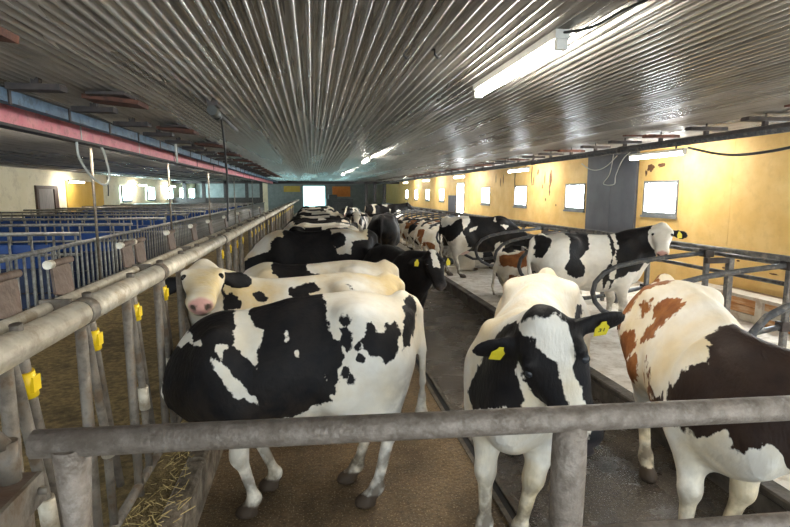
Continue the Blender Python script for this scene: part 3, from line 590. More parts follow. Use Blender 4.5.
    for i in range(len(tp) - 1): cone(tp[i], tp[i + 1], .034 - .004 * i, .034 - .004 * (i + 1), .03, 'tail')
    d = nrm(tp[-1] - tp[-2]); cone(tp[-1] - d * .02, tp[-1] + d * .10, .026, .042, .03, 'tail'); cone(tp[-1] + d * .10, tp[-1] + d * .26, .042, .012, .03, 'tail')
    return P, poll, R, hs, tips, H
def cow_geometry(pose, cell):
    P, poll, R, hs, tips, H = cow_prims(pose)
    lo = np.min([prim_box(p)[0] for p in P], 0) - .06; hi = np.max([prim_box(p)[1] for p in P], 0) + .06; lo[2] = max(lo[2], -.06 - cell)
    n = np.ceil((hi - lo) / cell).astype(int) + 1; D = np.full(tuple(n), .5)
    for p in P:
        a, b = prim_box(p); m = p['k'] + 2 * cell
        i0 = np.maximum(((a - m - lo) / cell).astype(int), 0); i1 = np.minimum(((b + m - lo) / cell).astype(int) + 2, n)
        if np.any(i1 <= i0): continue
        X, Y, Z = np.ogrid[i0[0]:i1[0], i0[1]:i1[1], i0[2]:i1[2]]
        sl = tuple(slice(i0[q], i1[q]) for q in range(3))
        D[sl] = smin(D[sl], SDF[p['t']](X * cell + lo[0], Y * cell + lo[1], Z * cell + lo[2], p), p['k'])
    for s in (-1, 1):     # nostrils
        c = H(s * .046, .552, -.004); X, Y, Z = [np.arange(n[q]) * cell + lo[q] for q in range(3)]
        i0 = np.maximum(((c - .06 - lo) / cell).astype(int), 0); i1 = np.minimum(((c + .06 - lo) / cell).astype(int) + 1, n)
        sl = tuple(slice(i0[q], i1[q]) for q in range(3)); X, Y, Z = np.meshgrid(X[sl[0]], Y[sl[1]], Z[sl[2]], indexing='ij')
        D[sl] = np.maximum(D[sl], -(np.sqrt((X - c[0]) ** 2 + (Y - c[1]) ** 2 + (Z - c[2]) ** 2) - .021 * hs))
    Zg = np.arange(n[2]) * cell + lo[2]; D = np.maximum(D, -Zg[None, None, :] + .002)
    v, q = surface_nets(D, lo, cell)
    # relax along the surface
    A = np.concatenate([q, q[:, ::-1]]); e = np.concatenate([q[:, [0, 1]], q[:, [1, 2]], q[:, [2, 3]], q[:, [3, 0]]]); e = np.concatenate([e, e[:, ::-1]])
    for lam in (.5, .3):
        acc = np.stack([np.bincount(e[:, 0], v[e[:, 1], c], len(v)) for c in range(3)], 1); cn = np.bincount(e[:, 0], minlength=len(v))
        v = v + lam * (acc / cn[:, None] - v)
    # regions
    G = {}
    for p in P:
        d = SDF[p['t']](v[:, 0], v[:, 1], v[:, 2], p); G[p['g']] = np.minimum(G[p['g']], d) if p['g'] in G else d
    info = dict(poll=poll, R=R, hs=hs, tips=tips, H=H, G=G, dz=-0.53 if pose.get('lying') else 0.0, P=P)
    return v, q, info
def body_uv(v, dz=0.0):
    """unrolled hide coordinates: s along the animal, t round the barrel from the spine (left side positive)"""
    zc = .98 + dz; th = np.arctan2(-v[:, 0], v[:, 2] - zc); return np.stack([v[:, 1], th * .36], 1)
def head_uv(v, info):
    w = (v - info['poll']) / info['hs']; return np.stack([w @ info['R'][0], w @ info['R'][1], w @ info['R'][2]], 1)
# hide markings in unrolled hide coordinates (s along the animal, t round the barrel, metres)
PATCHES = {
    'A': [[(1.029,-1.2),(0.759,-1.2),(0.72,-0.45),(-0.103,-0.45),(-0.207,0.139),(-0.211,0.238),(-0.247,0.333),(-0.296,0.397),(-0.319,0.484),(-0.26,0.574),(-0.27,0.654),(-0.218,0.717),(-0.23,0.75),(-0.02,0.86),(0.215,0.88),(0.379,0.9),(0.609,1.25),(0.878,1.25)],[(-0.357,0.264),(-0.349,0.278),(-0.33,0.284),(-0.307,0.279),(-0.288,0.264),(-0.281,0.246),(-0.289,0.235),(-0.308,0.233),(-0.331,0.238),(-0.35,0.25)],[(-0.28,0.273),(-0.331,0.281),(-0.362,0.334),(-0.359,0.412),(-0.326,0.471),(-0.303,0.398)],[(-0.459,0.289),(-0.5,0.279),(-0.535,0.339),(-0.568,0.338),(-0.587,0.272),(-0.659,0.253),(-0.682,0.309),(-0.656,0.467),(-0.572,0.537),(-0.54,0.498),(-0.464,0.482),(-0.427,0.437),(-0.43,0.369)],[(-0.425,0.418),(-0.419,0.43),(-0.405,0.437),(-0.387,0.436),(-0.373,0.427),(-0.368,0.413),(-0.374,0.4),(-0.389,0.393),(-0.406,0.395),(-0.42,0.404)],[(-0.435,0.494),(-0.429,0.51),(-0.415,0.52),(-0.397,0.52),(-0.383,0.509),(-0.378,0.492),(-0.384,0.475),(-0.399,0.465),(-0.416,0.466),(-0.43,0.477)],[(-0.325,0.601),(-0.321,0.615),(-0.311,0.624),(-0.299,0.624),(-0.29,0.616),(-0.287,0.603),(-0.291,0.588),(-0.301,0.579),(-0.313,0.578),(-0.322,0.587)],[(-0.335,0.564),(-0.331,0.579),(-0.322,0.588),(-0.31,0.588),(-0.301,0.58),(-0.298,0.565),(-0.302,0.55),(-0.311,0.54),(-0.323,0.539),(-0.332,0.549)],[(-0.375,0.62),(-0.371,0.642),(-0.359,0.654),(-0.345,0.653),(-0.335,0.64),(-0.331,0.619),(-0.336,0.598),(-0.347,0.584),(-0.361,0.584),(-0.371,0.598)],[(-0.362,0.518),(-0.359,0.526),(-0.353,0.53),(-0.345,0.531),(-0.339,0.526),(-0.337,0.518),(-0.339,0.51),(-0.346,0.506),(-0.353,0.506),(-0.36,0.51)],[(-0.741,0.065),(-0.824,0.007),(-0.829,0.083),(-0.753,0.404),(-0.686,0.462),(-0.713,0.294)]],
    'Aw': [[(0.985,-0.628),(0.791,-0.064),(0.722,-0.068),(0.699,0.07),(0.667,0.196),(0.589,0.318),(0.618,0.32),(0.704,0.188),(0.747,0.212),(0.82,-0.107)],[(0.429,-0.45),(0.297,-0.45),(0.305,0.086),(0.281,0.174),(0.215,0.225),(0.225,0.334),(0.247,0.543),(0.336,0.409),(0.391,0.344),(0.395,0.173)],[(0.503,0.366),(0.468,0.338),(0.42,0.346),(0.439,0.4),(0.44,0.472),(0.488,0.427)],[(0.525,0.432),(0.507,0.433),(0.442,0.493),(0.346,0.614),(0.275,0.71),(0.216,0.777),(0.288,0.733),(0.372,0.714),(0.424,0.65),(0.499,0.503)],[(-0.177,0.598),(-0.19,0.598),(-0.207,0.645),(-0.194,0.652)],[(-0.003,0.425),(-0.015,0.425),(-0.021,0.462),(-0.009,0.462)],[(0.073,0.283),(0.06,0.269),(0.041,0.332),(0.054,0.347)]],
    'B': [[(0.363,0.184),(0.304,0.147),(0.232,0.23),(0.285,0.27),(0.331,0.255)],[(0.583,0.242),(0.517,0.225),(0.442,0.279),(0.457,0.329),(0.594,0.354)],[(0.083,0.139),(-0.045,0.091),(-0.143,0.08),(-0.157,0.163),(-0.085,0.186),(-0.108,0.226),(0.012,0.285),(0.067,0.21)],[(-0.372,0.207),(-0.404,0.208),(-0.435,0.234),(-0.411,0.236)]],
    'C': [[(0.452,0.062),(0.376,-0.45),(0.104,-0.45),(0.088,0.119),(-0.044,0.175),(0.059,0.237),(0.19,0.312),(0.396,0.305),(0.368,0.206),(0.436,0.186)],[(0.762,-0.001),(0.725,-0.001),(0.744,0.126),(0.808,0.117)]],
    'Dw': [[(1.005,0.398),(0.869,-0.45),(0.76,-0.45),(0.477,-0.45),(0.464,0.201),(0.611,0.201),(0.639,0.374),(0.766,0.392),(0.943,0.493),(1.051,0.74)],[(-0.142,-0.45),(-0.413,-0.45),(-0.747,-0.45),(-0.736,0.207),(-0.498,0.302),(-0.477,0.48),(-0.298,0.469),(-0.246,0.319)]],
    'Do': [[(-0.414,0.274),(-0.391,0.331),(-0.335,0.364),(-0.267,0.35),(-0.212,0.29),(-0.193,0.207),(-0.217,0.138),(-0.275,0.108),(-0.343,0.152),(-0.395,0.223)]],
    'Hw': [[(-0.877,-0.032),(-0.722,0.45),(-0.342,0.45),(-0.419,-0.176),(-0.554,-0.192),(-0.697,-0.282),(-0.805,-0.208)],[(-0.34,0.45),(-0.157,0.45),(-0.26,-0.232),(-0.426,-0.443),(-0.461,-0.304)],[(-0.297,-0.403),(-0.075,-0.306),(-0.132,-0.426),(-0.28,-0.487)],[(-0.894,-0.969),(-0.476,-0.492),(-0.407,-0.587),(-0.328,-0.804),(-0.493,-1.043),(-0.886,-1.124)],[(0.379,-0.152),(0.364,-0.192),(0.345,-0.21),(0.326,-0.202),(0.316,-0.17),(0.319,-0.125),(0.336,-0.085),(0.36,-0.063),(0.379,-0.071),(0.386,-0.105)],[(0.453,-0.306),(0.658,-0.298),(0.563,-0.44)],[(0.604,-0.978),(0.618,-1.094),(0.48,-0.912),(0.397,-0.893),(0.336,-0.871),(0.308,-0.829),(0.324,-0.781),(0.38,-0.75),(0.454,-0.754),(0.529,-0.811)]],
    'I': [[(-0.848,0.45),(-0.761,0.45),(-0.789,-0.033),(-0.618,-0.073),(-0.678,-0.248),(-0.794,-0.392),(-0.851,-0.205),(-0.758,0.995),(-0.766,0.778),(-0.904,0.016)],[(-0.368,0.45),(0.074,0.45),(-0.098,-0.18),(-0.142,-0.303),(-0.29,-0.468),(-0.206,-0.619),(-0.251,-0.713),(-0.413,-0.743),(-0.541,-0.614),(-0.49,-0.5),(-0.436,-0.303)],[(0.451,0.45),(0.736,0.45),(0.78,-0.408),(0.657,-0.736),(0.441,-0.694),(0.331,-0.773),(0.153,-0.79),(0.201,-0.94),(0.396,1.045),(0.108,-0.934),(0.016,-0.75),(0.195,-0.446),(0.305,-0.279)]],
    'K': [((0.999,0.054,-0.0),(0.021,-0.381,0.924),(-0.05,0.923,0.381),1.22,[(0.281,0.569),(0.248,0.64),(0.191,0.747),(0.1,0.882),(0.03,0.922),(-0.032,0.808),(-0.038,0.527),(0.238,0.49)]),((0.999,0.054,-0.0),(0.021,-0.381,0.924),(-0.05,0.923,0.381),0.526,[(-0.295,1.195),(-0.276,0.955),(-0.268,0.936),(-0.258,0.935),(-0.251,1.138),(-0.244,1.172),(-0.248,1.21),(-0.259,1.237),(-0.275,1.246),(-0.289,1.23)])],
    'L': [((0.998,-0.059,0.0),(-0.031,-0.52,0.853),(0.05,0.852,0.521),0.299,[(0.122,1.479),(0.099,1.525),(0.059,1.393),(0.169,1.339),(0.261,1.297),(0.292,1.288),(0.339,1.2),(0.42,1.014),(0.454,1.119),(0.329,1.347),(0.228,1.428)]),((0.998,-0.059,0.0),(-0.031,-0.52,0.853),(0.05,0.852,0.521),0.378,[(0.27,1.223),(0.221,1.234),(0.264,1.123),(0.287,1.127)]),((0.998,-0.059,0.0),(-0.031,-0.52,0.853),(0.05,0.852,0.521),0.532,[(0.207,1.191),(0.149,1.22),(0.089,1.179),(0.101,1.115),(0.193,1.026),(0.269,0.932),(0.309,0.955),(0.229,1.082)]),((0.998,-0.059,0.0),(-0.031,-0.52,0.853),(0.05,0.852,0.521),0.286,[(0.306,1.06),(0.312,0.926),(0.355,0.863),(0.323,0.895),(0.313,0.677),(0.296,0.548),(0.212,0.502),(0.547,0.439),(0.503,0.941),(0.364,1.067)]),((0.998,-0.059,0.0),(-0.031,-0.52,0.853),(0.05,0.852,0.521),1.073,[(0.114,0.776),(0.033,0.875),(-0.067,0.912),(-0.372,0.867),(-0.182,0.383),(-0.069,0.369),(-0.048,0.299),(0.044,0.229),(0.097,0.329),(0.175,0.304),(0.282,0.381),(0.278,0.549),(0.242,0.617),(0.195,0.649),(0.138,0.632)])],
    'Kh': [[(0.1,-0.016),(-0.005,-0.03),(-0.066,-0.008),(-0.104,0.072),(-0.076,0.141),(-0.061,0.236),(-0.062,0.364),(-0.029,0.498),(0.037,0.483),(-0.002,0.317),(-0.002,0.159),(0.033,0.095),(0.086,0.025)],[(0.169,0.145),(0.139,0.144),(0.141,0.302),(0.131,0.415),(0.237,0.386)]],
}
def hide_material():
    m = bpy.data.materials.new('cow_hide'); m.use_nodes = True; nt = m.node_tree; N, L = nt.nodes, nt.links; b = N['Principled BSDF']
    def attr(n): a = N.new('ShaderNodeAttribute'); a.attribute_name = n; return a.outputs['Fac']
    def noise(s, d=4, st=None):
        n = N.new('ShaderNodeTexNoise'); n.inputs['Scale'].default_value = s; n.inputs['Detail'].default_value = d
        mp = N.new('ShaderNodeMapping'); L.new(tc.outputs['Object'], mp.inputs[0]); L.new(mp.outputs[0], n.inputs[0])
        if st: mp.inputs['Scale'].default_value = st
        return n.outputs['Fac']
    def math_(op, a, c, d=None):
        n = N.new('ShaderNodeMath'); n.operation = op
        for i, x in enumerate((a, c, d)):
            if x is None: continue
            if isinstance(x, (int, float)): n.inputs[i].default_value = x
            else: L.new(x, n.inputs[i])
        return n.outputs[0]
    def mix(f, a, c):
        n = N.new('ShaderNodeMix'); n.data_type = 'RGBA'
        for i, x in ((0, f), (6, a), (7, c)):
            if isinstance(x, tuple): n.inputs[i].default_value = (*x, 1)
            elif isinstance(x, (int, float)): n.inputs[i].default_value = x
            else: L.new(x, n.inputs[i])
        return n.outputs[2]
    def ramp(x, lo, hi, a=0.0, c=1.0):
        n = N.new('ShaderNodeMapRange'); L.new(x, n.inputs[0]); n.inputs[1].default_value = lo; n.inputs[2].default_value = hi; n.inputs[3].default_value = a; n.inputs[4].default_value = c; return n.outputs[0]
    tc = N.new('ShaderNodeTexCoord')
    n1 = math_('MULTIPLY_ADD', noise(16, 3), .075, -.0375); n2 = math_('MULTIPLY_ADD', noise(60, 2, (1, .6, .35)), .03, -.015)
    e = math_('ADD', math_('ADD', attr('patch'), n1), n2)
    wmask = ramp(e, -.004, .004)
    white = mix(math_('MULTIPLY', ramp(noise(3.2, 4), .38, .66), attr('stain')), (.84, .80, .72), (.72, .56, .30))
    white = mix(ramp(noise(30, 3, (1, .4, .4)), .45, .75, 0, .25), white, (.62, .55, .45))
    dark = mix(ramp(noise(9, 4), .3, .8), (.004, .004, .006), (.010, .009, .010))
    brown = mix(ramp(noise(12, 4), .35, .7), (.20, .065, .018), (.34, .135, .042))
    dark = mix(attr('brownmix'), dark, brown)
    c = mix(wmask, dark, white)
    c = mix(attr('pink'), c, mix(wmask, (.03, .025, .027), (.62, .34, .29)))
    dm = math_('MULTIPLY', attr('dirt'), ramp(noise(11, 5), .30, .56))
    c = mix(dm, c, (.085, .060, .036))
    c = mix(attr('hoof'), c, (.07, .05, .035))
    L.new(c, b.inputs['Base Color']); b.inputs['Roughness'].default_value = .62; b.inputs['Specular IOR Level'].default_value = .22
    b.inputs['Sheen Weight'].default_value = .0; b.inputs['Sheen Roughness'].default_value = .5
    bp = N.new('ShaderNodeBump'); bp.inputs['Strength'].default_value = .55; bp.inputs['Distance'].default_value = .010
    L.new(math_('ADD', noise(70, 4, (1, .35, .35)), math_('MULTIPLY', noise(9, 4), 1.2)), bp.inputs['Height']); L.new(bp.outputs[0], b.inputs['Normal'])
    return m
M['hide'] = hide_material()
M['eye'] = mat('dark_wet_eye', (.012, .008, .006), rough=.08); M['eye_pale'] = mat('pale_wet_eye', (.03, .033, .04), rough=.08)
M['tagtext'] = mat('black_print', (.02, .02, .02), rough=.6); M['tagyellow'] = mat('yellow_tag_plastic', (.80, .66, .03), (.86, .72, .06), 20, .4)
def sphere_mesh(name, r, m, nu=12, nv=8):
    vs = [(0, 0, r)]; fs = []
    for i in range(1, nv):
        for j in range(nu): a, p = 2 * math.pi * j / nu, math.pi * i / nv; vs.append((r * math.sin(p) * math.cos(a), r * math.sin(p) * math.sin(a), r * math.cos(p)))
    vs.append((0, 0, -r)); last = len(vs) - 1
    for j in range(nu):
        k = (j + 1) % nu; fs.append((0, 1 + j, 1 + k)); fs.append((last, 1 + (nv - 2) * nu + k, 1 + (nv - 2) * nu + j))
        for i in range(nv - 2): fs.append((1 + i * nu + j, 1 + (i + 1) * nu + j, 1 + (i + 1) * nu + k, 1 + i * nu + k))
    me = bpy.data.meshes.new(name); me.from_pydata(vs, [], fs); me.polygons.foreach_set('use_smooth', [True] * len(fs)); me.materials.append(m); return me
eye_me = sphere_mesh('eye', .024, M['eye']); eyep_me = sphere_mesh('eye', .023, M['eye_pale'])
def blaze(c, w, taper=.0):
    """dark face with a white stripe: c lateral centre, w half width at the poll, taper per metre"""
    return lambda h: (w + taper * h[:, 1]) - np.abs(h[:, 0] - c)
def random_hide(seed, dark=.5):
    r = random.Random(seed); out = []
    for _ in range(int(4 + dark * 9)):
        cs, ct = r.uniform(-.8, .8), r.uniform(-.9, .9); a, b = r.uniform(.10, .2 + .25 * dark), r.uniform(.12, .2 + .3 * dark); n = 12; ph = r.uniform(0, 6.28)
        out.append([(cs + a * r.uniform(.7, 1.15) * math.cos(6.2832 * k / n + ph), ct + b * r.uniform(.7, 1.15) * math.sin(6.2832 * k / n + ph)) for k in range(n)])
    return out
GEO = {}
COWS = {}
def make_cow(key, label, loc, rz, sc, pose, cell=.03, polys=(), white=(), over=(), planes=(), base='white', head=None, ear=-1, neck=None, brown=0, brown_fn=None, leg=1.0, legz=.72, stain=.5, dirt=.8, tags=(), pale_eye=False, group=None, eyes=True, wet=None, tail_val=None, name='dairy_cow'):
    gk = pose.get('id')
    if gk and gk in GEO: v, q, info = GEO[gk]
    else:
        v, q, info = cow_geometry(pose, cell)
        if gk: GEO[gk] = (v, q, info)
    n = len(v); uv = body_uv(v, info['dz']); hv = head_uv(v, info); G = info['G']
    pv = np.full(n, .3) if base == 'white' else np.full(n, -.3)
    for p in polys: pv = np.minimum(pv, poly_sd(uv, p)) if base == 'white' else pv
    if base != 'white' and polys:
        for p in polys: pv = np.minimum(pv, poly_sd(uv, p))
    for p in white: pv = np.maximum(pv, -poly_sd(uv, p))
    for p in over: pv = np.minimum(pv, poly_sd(uv, p))
    for e1, e2, w, dc, poly in planes:
        pl = np.stack([v @ np.array(e1), v @ np.array(e2)], 1); pv = np.minimum(pv, np.maximum(poly_sd(pl, poly), np.abs(v @ np.array(w) - dc) - .5))
    vals = {'body': pv, 'udder': np.full(n, .1)}
    lz = v[:, 2] - info['dz'] - legz
    vals['leg'] = np.where(lz < 0, np.maximum(pv, -lz * .8) if leg > 0 else np.minimum(pv, lz * .8), pv) if leg else pv
    vals['hoof'] = vals['leg']; vals['tail'] = pv if tail_val is None else np.full(n, tail_val)
    vals['neck'] = pv if neck is None else np.full(n, neck)
    vals['head'] = head(hv) if head else np.full(n, .2)
    vals['ear'] = np.full(n, .08 * ear)
    keys = list(G); D = np.stack([G[k] for k in keys]); W = np.exp(-(D - D.min(0)) / .012); W /= W.sum(0)
    patch = sum(W[i] * np.clip(vals[k], -.12, .12) for i, k in enumerate(keys))
    wg = lambda k: W[keys.index(k)] if k in keys else 0
    hoof = np.clip(wg('hoof') * 1.3 * (v[:, 2] < .085), 0, 1)
    nost = np.minimum(np.linalg.norm(hv - [.046, .552, -.004], axis=1), np.linalg.norm(hv - [-.046, .552, -.004], axis=1)); mouth = np.abs(hv[:, 2] + .058 + .25 * np.abs(hv[:, 0])) + np.maximum(.43 - hv[:, 1], 0) * .3
    hoof = np.clip(hoof + (np.clip((.027 - nost) / .006, 0, 1) + .8 * np.clip((.009 - mouth) / .004, 0, 1)) * wg('head'), 0, 1)
    muz = np.clip((hv[:, 1] - (.500 + np.maximum(-hv[:, 2] - .03, 0) * 1.2 + np.abs(hv[:, 0]) * .25)) / .015, 0, 1) * wg('head'); pink = np.clip(muz + wg('udder') * .7, 0, 1)
    z0 = v[:, 2] - info['dz']; dr = dirt * np.clip((.62 - z0) / .45, 0, 1) * (wg('leg') + wg('hoof') + wg('tail')) + dirt * .8 * np.clip((-.55 - v[:, 1]) / .2, 0, 1) * np.clip((1.05 - z0) / .4, 0, 1) + dirt * .35 * np.clip((.92 - z0) / .35, 0, 1) * wg('body') + .06
    bm = np.full(n, float(brown)) if brown_fn is None else np.clip(brown_fn(uv, hv, v), 0, 1)
    root = thing(name, label, 'cow', loc, rz, group); root.scale = sc if isinstance(sc, tuple) else (sc,) * 3
    me = bpy.data.meshes.new('body'); me.vertices.add(n); me.vertices.foreach_set('co', v.astype(np.float32).ravel())
    me.loops.add(q.size); me.loops.foreach_set('vertex_index', q.astype(np.int32).ravel()); me.polygons.add(len(q)); me.polygons.foreach_set('loop_start', np.arange(0, q.size, 4, dtype=np.int32))
    me.update(calc_edges=True); me.polygons.foreach_set('use_smooth', np.ones(len(q), bool)); me.materials.append(M['hide'])
    for nm, a in (('patch', patch), ('pink', pink), ('hoof', hoof), ('dirt', np.clip(dr, 0, 1)), ('stain', np.full(n, stain)), ('brownmix', bm)):
        at = me.attributes.new(nm, 'FLOAT', 'POINT'); at.data.foreach_set('value', np.ascontiguousarray(a, dtype=np.float32))
    obj('body', me, root)
    H = info['H']
    if eyes:
        for s in (-1, 1): obj('eye', eyep_me if pale_eye else eye_me, root, H(s * .113, .186, .034))
    for side, txt in tags:
        b, out, wd, fc = info['tips'][0 if side < 0 else 1]; hs = info['hs']
        c = b + out * .105 * hs + fc * .026 * hs; down = nrm(-V3(0, 0, 1) + fc * (fc[2]) + out * .15); rt_ = nrm(np.cross(down, fc)); fcn = np.cross(rt_, down)
        if fcn @ fc < 0: fcn = -fcn; rt_ = -rt_
        mb = MB(); pr = [(-.026, .052), (.026, .052), (.030, .0), (.014, -.022), (.010, -.040), (-.010, -.040), (-.014, -.022), (-.030, .0)]
        vs = [c + rt_ * a * hs + down * d * hs + fcn * o for o in (.0, .004) for a, d in pr]; k = len(pr)
        mb.add(vs, [tuple(range(k)), tuple(range(2 * k - 1, k - 1, -1))] + [(i, (i + 1) % k, k + (i + 1) % k, k + i) for i in range(k)])
        tg = mb.build('ear_tag', M['tagyellow'], root); tg['label'] = 'yellow plastic ear tag'
        if txt:
            cu = bpy.data.curves.new('tag_digits', 'FONT'); cu.body = txt; cu.size = .034 * hs; cu.align_x = 'CENTER'; cu.align_y = 'CENTER'; cu.extrude = .0006; cu.materials.append(M['tagtext'])
            to = bpy.data.objects.new('tmp', cu); COL.objects.link(to); dg = bpy.context.evaluated_depsgraph_get(); tme = bpy.data.meshes.new_from_object(to.evaluated_get(dg)); bpy.data.objects.remove(to)
            o = obj('tag_digits', tme, tg); X = rt_ if np.cross(rt_, -down) @ fcn > 0 else -rt_
            R_ = Matrix(((X[0], -down[0], fcn[0], 0), (X[1], -down[1], fcn[1], 0), (X[2], -down[2], fcn[2], 0), (0, 0, 0, 1))); p = c + down * .012 * hs + fcn * .0055
            o.matrix_local = Matrix.Translation(p) @ R_
    COWS[key] = root
    return root
# ------------------------------------------------------------------ the herd
PI = math.pi; HR = -.42
PO = {}
try: PO = PATCHES
except NameError: pass
A_pose = dict(wd=.22, poll=(.42, .72, .93), hd=(.55, -.05, -.8), nb=(.12, .22, -.05), legs={'FL': (0, -.12), 'FR': (0, -.24), 'HL': (.0, .05), 'HR': (0, .16)}, tail=[(.01, -.86, 1.25), (-.02, -.885, 1.0), (-.03, -.885, .78), (-.03, -.88, .66)])
make_cow('A', 'big black and white cow standing side-on behind the gate at the feed fence', (-.12, 3.42, 0), PI / 2, (1.03, .96, 1.04), A_pose, .015, legz=.56, polys=PO.get('A', ()), white=PO.get('Aw', ()), over=PO.get('Ao', ()), head=lambda h: np.full(len(h), -.1), neck=-.1, stain=.45)
B_pose = dict(poll=(-.25, .71, 1.475), hd=(-.92, -.13, -.27), nb=(-.02, .24, .12), hs=1.1, ears=(.1, .25))
make_cow('B', 'cream-backed cow with a white face turned to the camera and one black ear', (-.12, 4.45, 0), PI / 2, 1.02, B_pose, .018, PO.get('B', ()), head=lambda h: np.full(len(h), .12), ear=-1, stain=1.0)
eat = lambda i: dict(id='eat%d' % i, poll=((.12, -.1, .0)[i], 1.22, (.62, .7, .66)[i]), hd=((.1, -.1, .05)[i], .35, -1), nb=(0, .30, -.12), legs=({'FL': (0, .1), 'HR': (0, .12)}, {'FR': (0, .12), 'HL': (0, .1)}, {})[i])
make_cow('C', 'white cow with a black saddle patch, third back from the camera', (.02, 5.5, 0), PI / 2, 1.0, eat(0), .022, PO.get('C', ()), stain=.7, head=blaze(0, .05))
make_cow('D', 'cow with a white shoulder, black barrel and black spots on its pale rump', (.05, 8.35, 0), PI / 2, 1.1, eat(1), .024, base='black', white=PO.get('Dw', ()), over=PO.get('Do', ()), stain=.8, head=blaze(0, .05))
F_pose = dict(poll=(-.08, .98, 1.38), hd=(.12, .70, -.72), ears=(.1, .1))
make_cow('F', 'black cow with a white forehead blaze facing the camera in the alley', (1.17, 7.30, 0), PI + .26, .96, F_pose, .02, base='black', head=lambda h: np.minimum(.045 - np.abs(h[:, 0]), .26 - h[:, 1]), neck=-.1, leg=0, dirt=.4, tags=((-1, ''), (1, '')))
K_pose = dict(wd=.16, hroll=HR, poll=(-.16, .90, 1.375), hd=(-.35, .06, -.9), hu=(-.45, .85, .2), nb=(-.04, .26, .02), hs=1.08, ears=(.15, -.25), legs={'FL': (.10, .12), 'FR': (.0, .15), 'HL': (0, .05), 'HR': (0, -.05)})
make_cow('K', 'white cow with a black face and two yellow ear tags facing the camera', (1.45, 3.24, 0), PI - .55, 1.08, K_pose, .015, planes=PO.get('K', ()), head=lambda h: np.max([-poly_sd(h[:, :2], p) for p in PO['Kh']], 0), ear=-1, stain=.75, tags=((-1, '31'), (1, '')), pale_eye=True)
L_pose = dict(wd=.25, poll=(-.62, .84, 1.22), hd=(-.75, .2, -.5), nb=(-.08, .36, .0), legs={'FL': (.13, .05), 'FR': (.06, .12), 'HL': (0, .05), 'HR': (0, .2)}, tail=[(.02, -.86, 1.25), (.03, -.9, 1.0), (.03, -.9, .7), (.03, -.89, .5)])
make_cow('L', 'brown and white young cow with a dark shaggy neck at the right edge', (2.46, 2.92, 0), PI - .345, 1.06, L_pose, .016, polys=[[(-.95, -.6), (-.74, -.5), (-.72, .0), (-.74, .3), (-.95, .3)]], planes=PO.get('L', ()), head=lambda h: np.full(len(h), -.1), neck=-.12, stain=.75, brown=1, brown_fn=lambda uv, hv, v: np.clip((.30 - v[:, 1]) / .25, .07, 1))
H_pose = dict(poll=(.1, 1.05, .95), hd=(.0, .6, -.8), nb=(0, .28, -.1), legs={'HL': (0, -.1), 'HR': (0, .12), 'FL': (0, .1)})
make_cow('H', 'black and white cow standing in a stall with its rump to the alley', (3.72, 11.4, .2), -PI / 2, 1.0, H_pose, .022, base='black', white=PO.get('Hw', ()), head=blaze(0, .04), neck=-.1, stain=.2)
I_pose = dict(poll=(.14, 1.0, 1.46), hd=(.64, -.42, -.62), nb=(.0, .24, .12), ears=(.1, .1), hs=1.0)
make_cow('I', 'white-headed cow with black bands standing in a stall under the window', (3.76, 6.62, .2), -PI / 2, .98, I_pose, .018, PO.get('I', ()), head=lambda h: np.full(len(h), .12), ear=-1, neck=-.1, stain=.2, tags=((-1, ''),))
G_pose = dict(poll=(0, 1.2, 1.2), hd=(0, .8, -.6))
make_cow('G', 'dark grey cow seen from behind, standing by the stall kerb', (1.86, 13.4, 0), -.25, 1.14, G_pose, .028, base='black', head=blaze(0, .04), stain=.2, legz=.7)
lie = lambda s: dict(id='lie%d' % s, lying=1, roll=s, poll=(.16 * s, .92, .74), hd=(.5 * s, .6, -.55), tail=[(0, -.90, 1.1), (.06, -.96, .75), (.16, -.96, .62), (.3, -.9, .60)])
make_cow('R1', 'brown and white cow lying in a stall beside the nearest dark loops', (4.15, 9.0, .2), -PI / 2, .98, lie(1), .024, [[(-.84, -.05), (-.5, -.1), (-.25, .1), (-.3, -.3), (-.5, -.42), (-.8, -.3)], [(-.2, -.3), (.15, -.2), (.3, -.45), (0, -.7), (-.25, -.6)], [(-.7, -.55), (-.45, -.55), (-.5, -.8), (-.75, -.8)], [(.1, .2), (.5, .1), (.4, .6), (.0, .6)]], brown=1, neck=-.1, head=lambda h: np.full(len(h), .1), stain=.5)
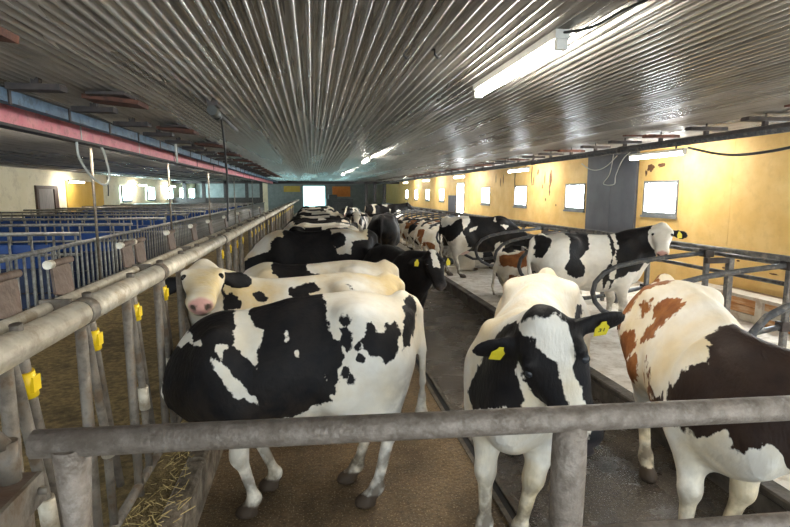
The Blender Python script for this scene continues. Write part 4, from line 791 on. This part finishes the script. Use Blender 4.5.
make_cow('R2', 'black cow lying in a stall behind the standing cow', (4.05, 12.6, .2), -PI / 2, 1.0, lie(1), .024, random_hide(5, .9), neck=-.1, head=blaze(0, .05), stain=.3)
for k, (y, b, sd) in enumerate(((14.95, 1, 31), (16.2, 1, 32), (17.4, 0, 33), (18.6, 1, 34), (19.8, 1, 35), (22.2, 0, 36))):
    make_cow('R%d' % (k + 3), '%s cow lying in the far stall row, %s one beyond the standing cow' % (('black and white', 'brown and white')[b], ORD[k]), (4.1, y, .2), -PI / 2 + random.uniform(-.06, .06), 1.0, lie(-1 if k in (1, 3) else 1), .03, random_hide(sd, .35), brown=b, neck=-.05, head=blaze(0, .05), group='cows lying in the far stalls')
for k, (y, x, dk, sd, pi_) in enumerate(((10.1, .22, .95, 41, 0), (11.5, .12, 1.0, 52, 2), (12.9, .3, .8, 43, 1), (14.2, .1, .9, 44, 0), (15.6, .25, .9, 45, 2), (17.0, .1, .7, 46, 1), (18.3, .2, .9, 47, 0), (20.1, .15, .8, 48, 2), (22.0, .2, .7, 49, 1), (24.2, .1, .9, 50, 0), (26.8, .2, .6, 51, 2), (29.5, .15, .8, 53, 1))):
    make_cow('E%d' % k, 'black and white cow feeding in the row at the fence, %s back from the camera' % ORD[k + 4], (x, y, 0), PI / 2 + random.uniform(-.08, .08), 1.0, eat(pi_), .026, random_hide(sd, dk), neck=-.08, head=blaze(0, .05), stain=.4, group='cows feeding along the fence')
up = dict(id='up', poll=(.0, 1.12, 1.40), hd=(.05, .75, -.66))
make_cow('N1', 'small distant cow with a pale face walking up the alley', (1.62, 19.0, 0), PI - .1, 1.02, up, .03, random_hide(61, .6), neck=-.05, head=lambda h: np.full(len(h), .1))
make_cow('N2', 'distant dark cow standing in the alley before the far machine', (2.0, 26.2, 0), PI * .9, 1.0, up, .03, random_hide(62, .9), neck=-.05, head=blaze(0, .04))
make_cow('N3', 'distant dark cow standing on the bed beyond the lying cows', (3.35, 24.6, .2), -PI / 2, 1.0, up, .03, random_hide(63, .9), neck=-.05, head=blaze(0, .04))
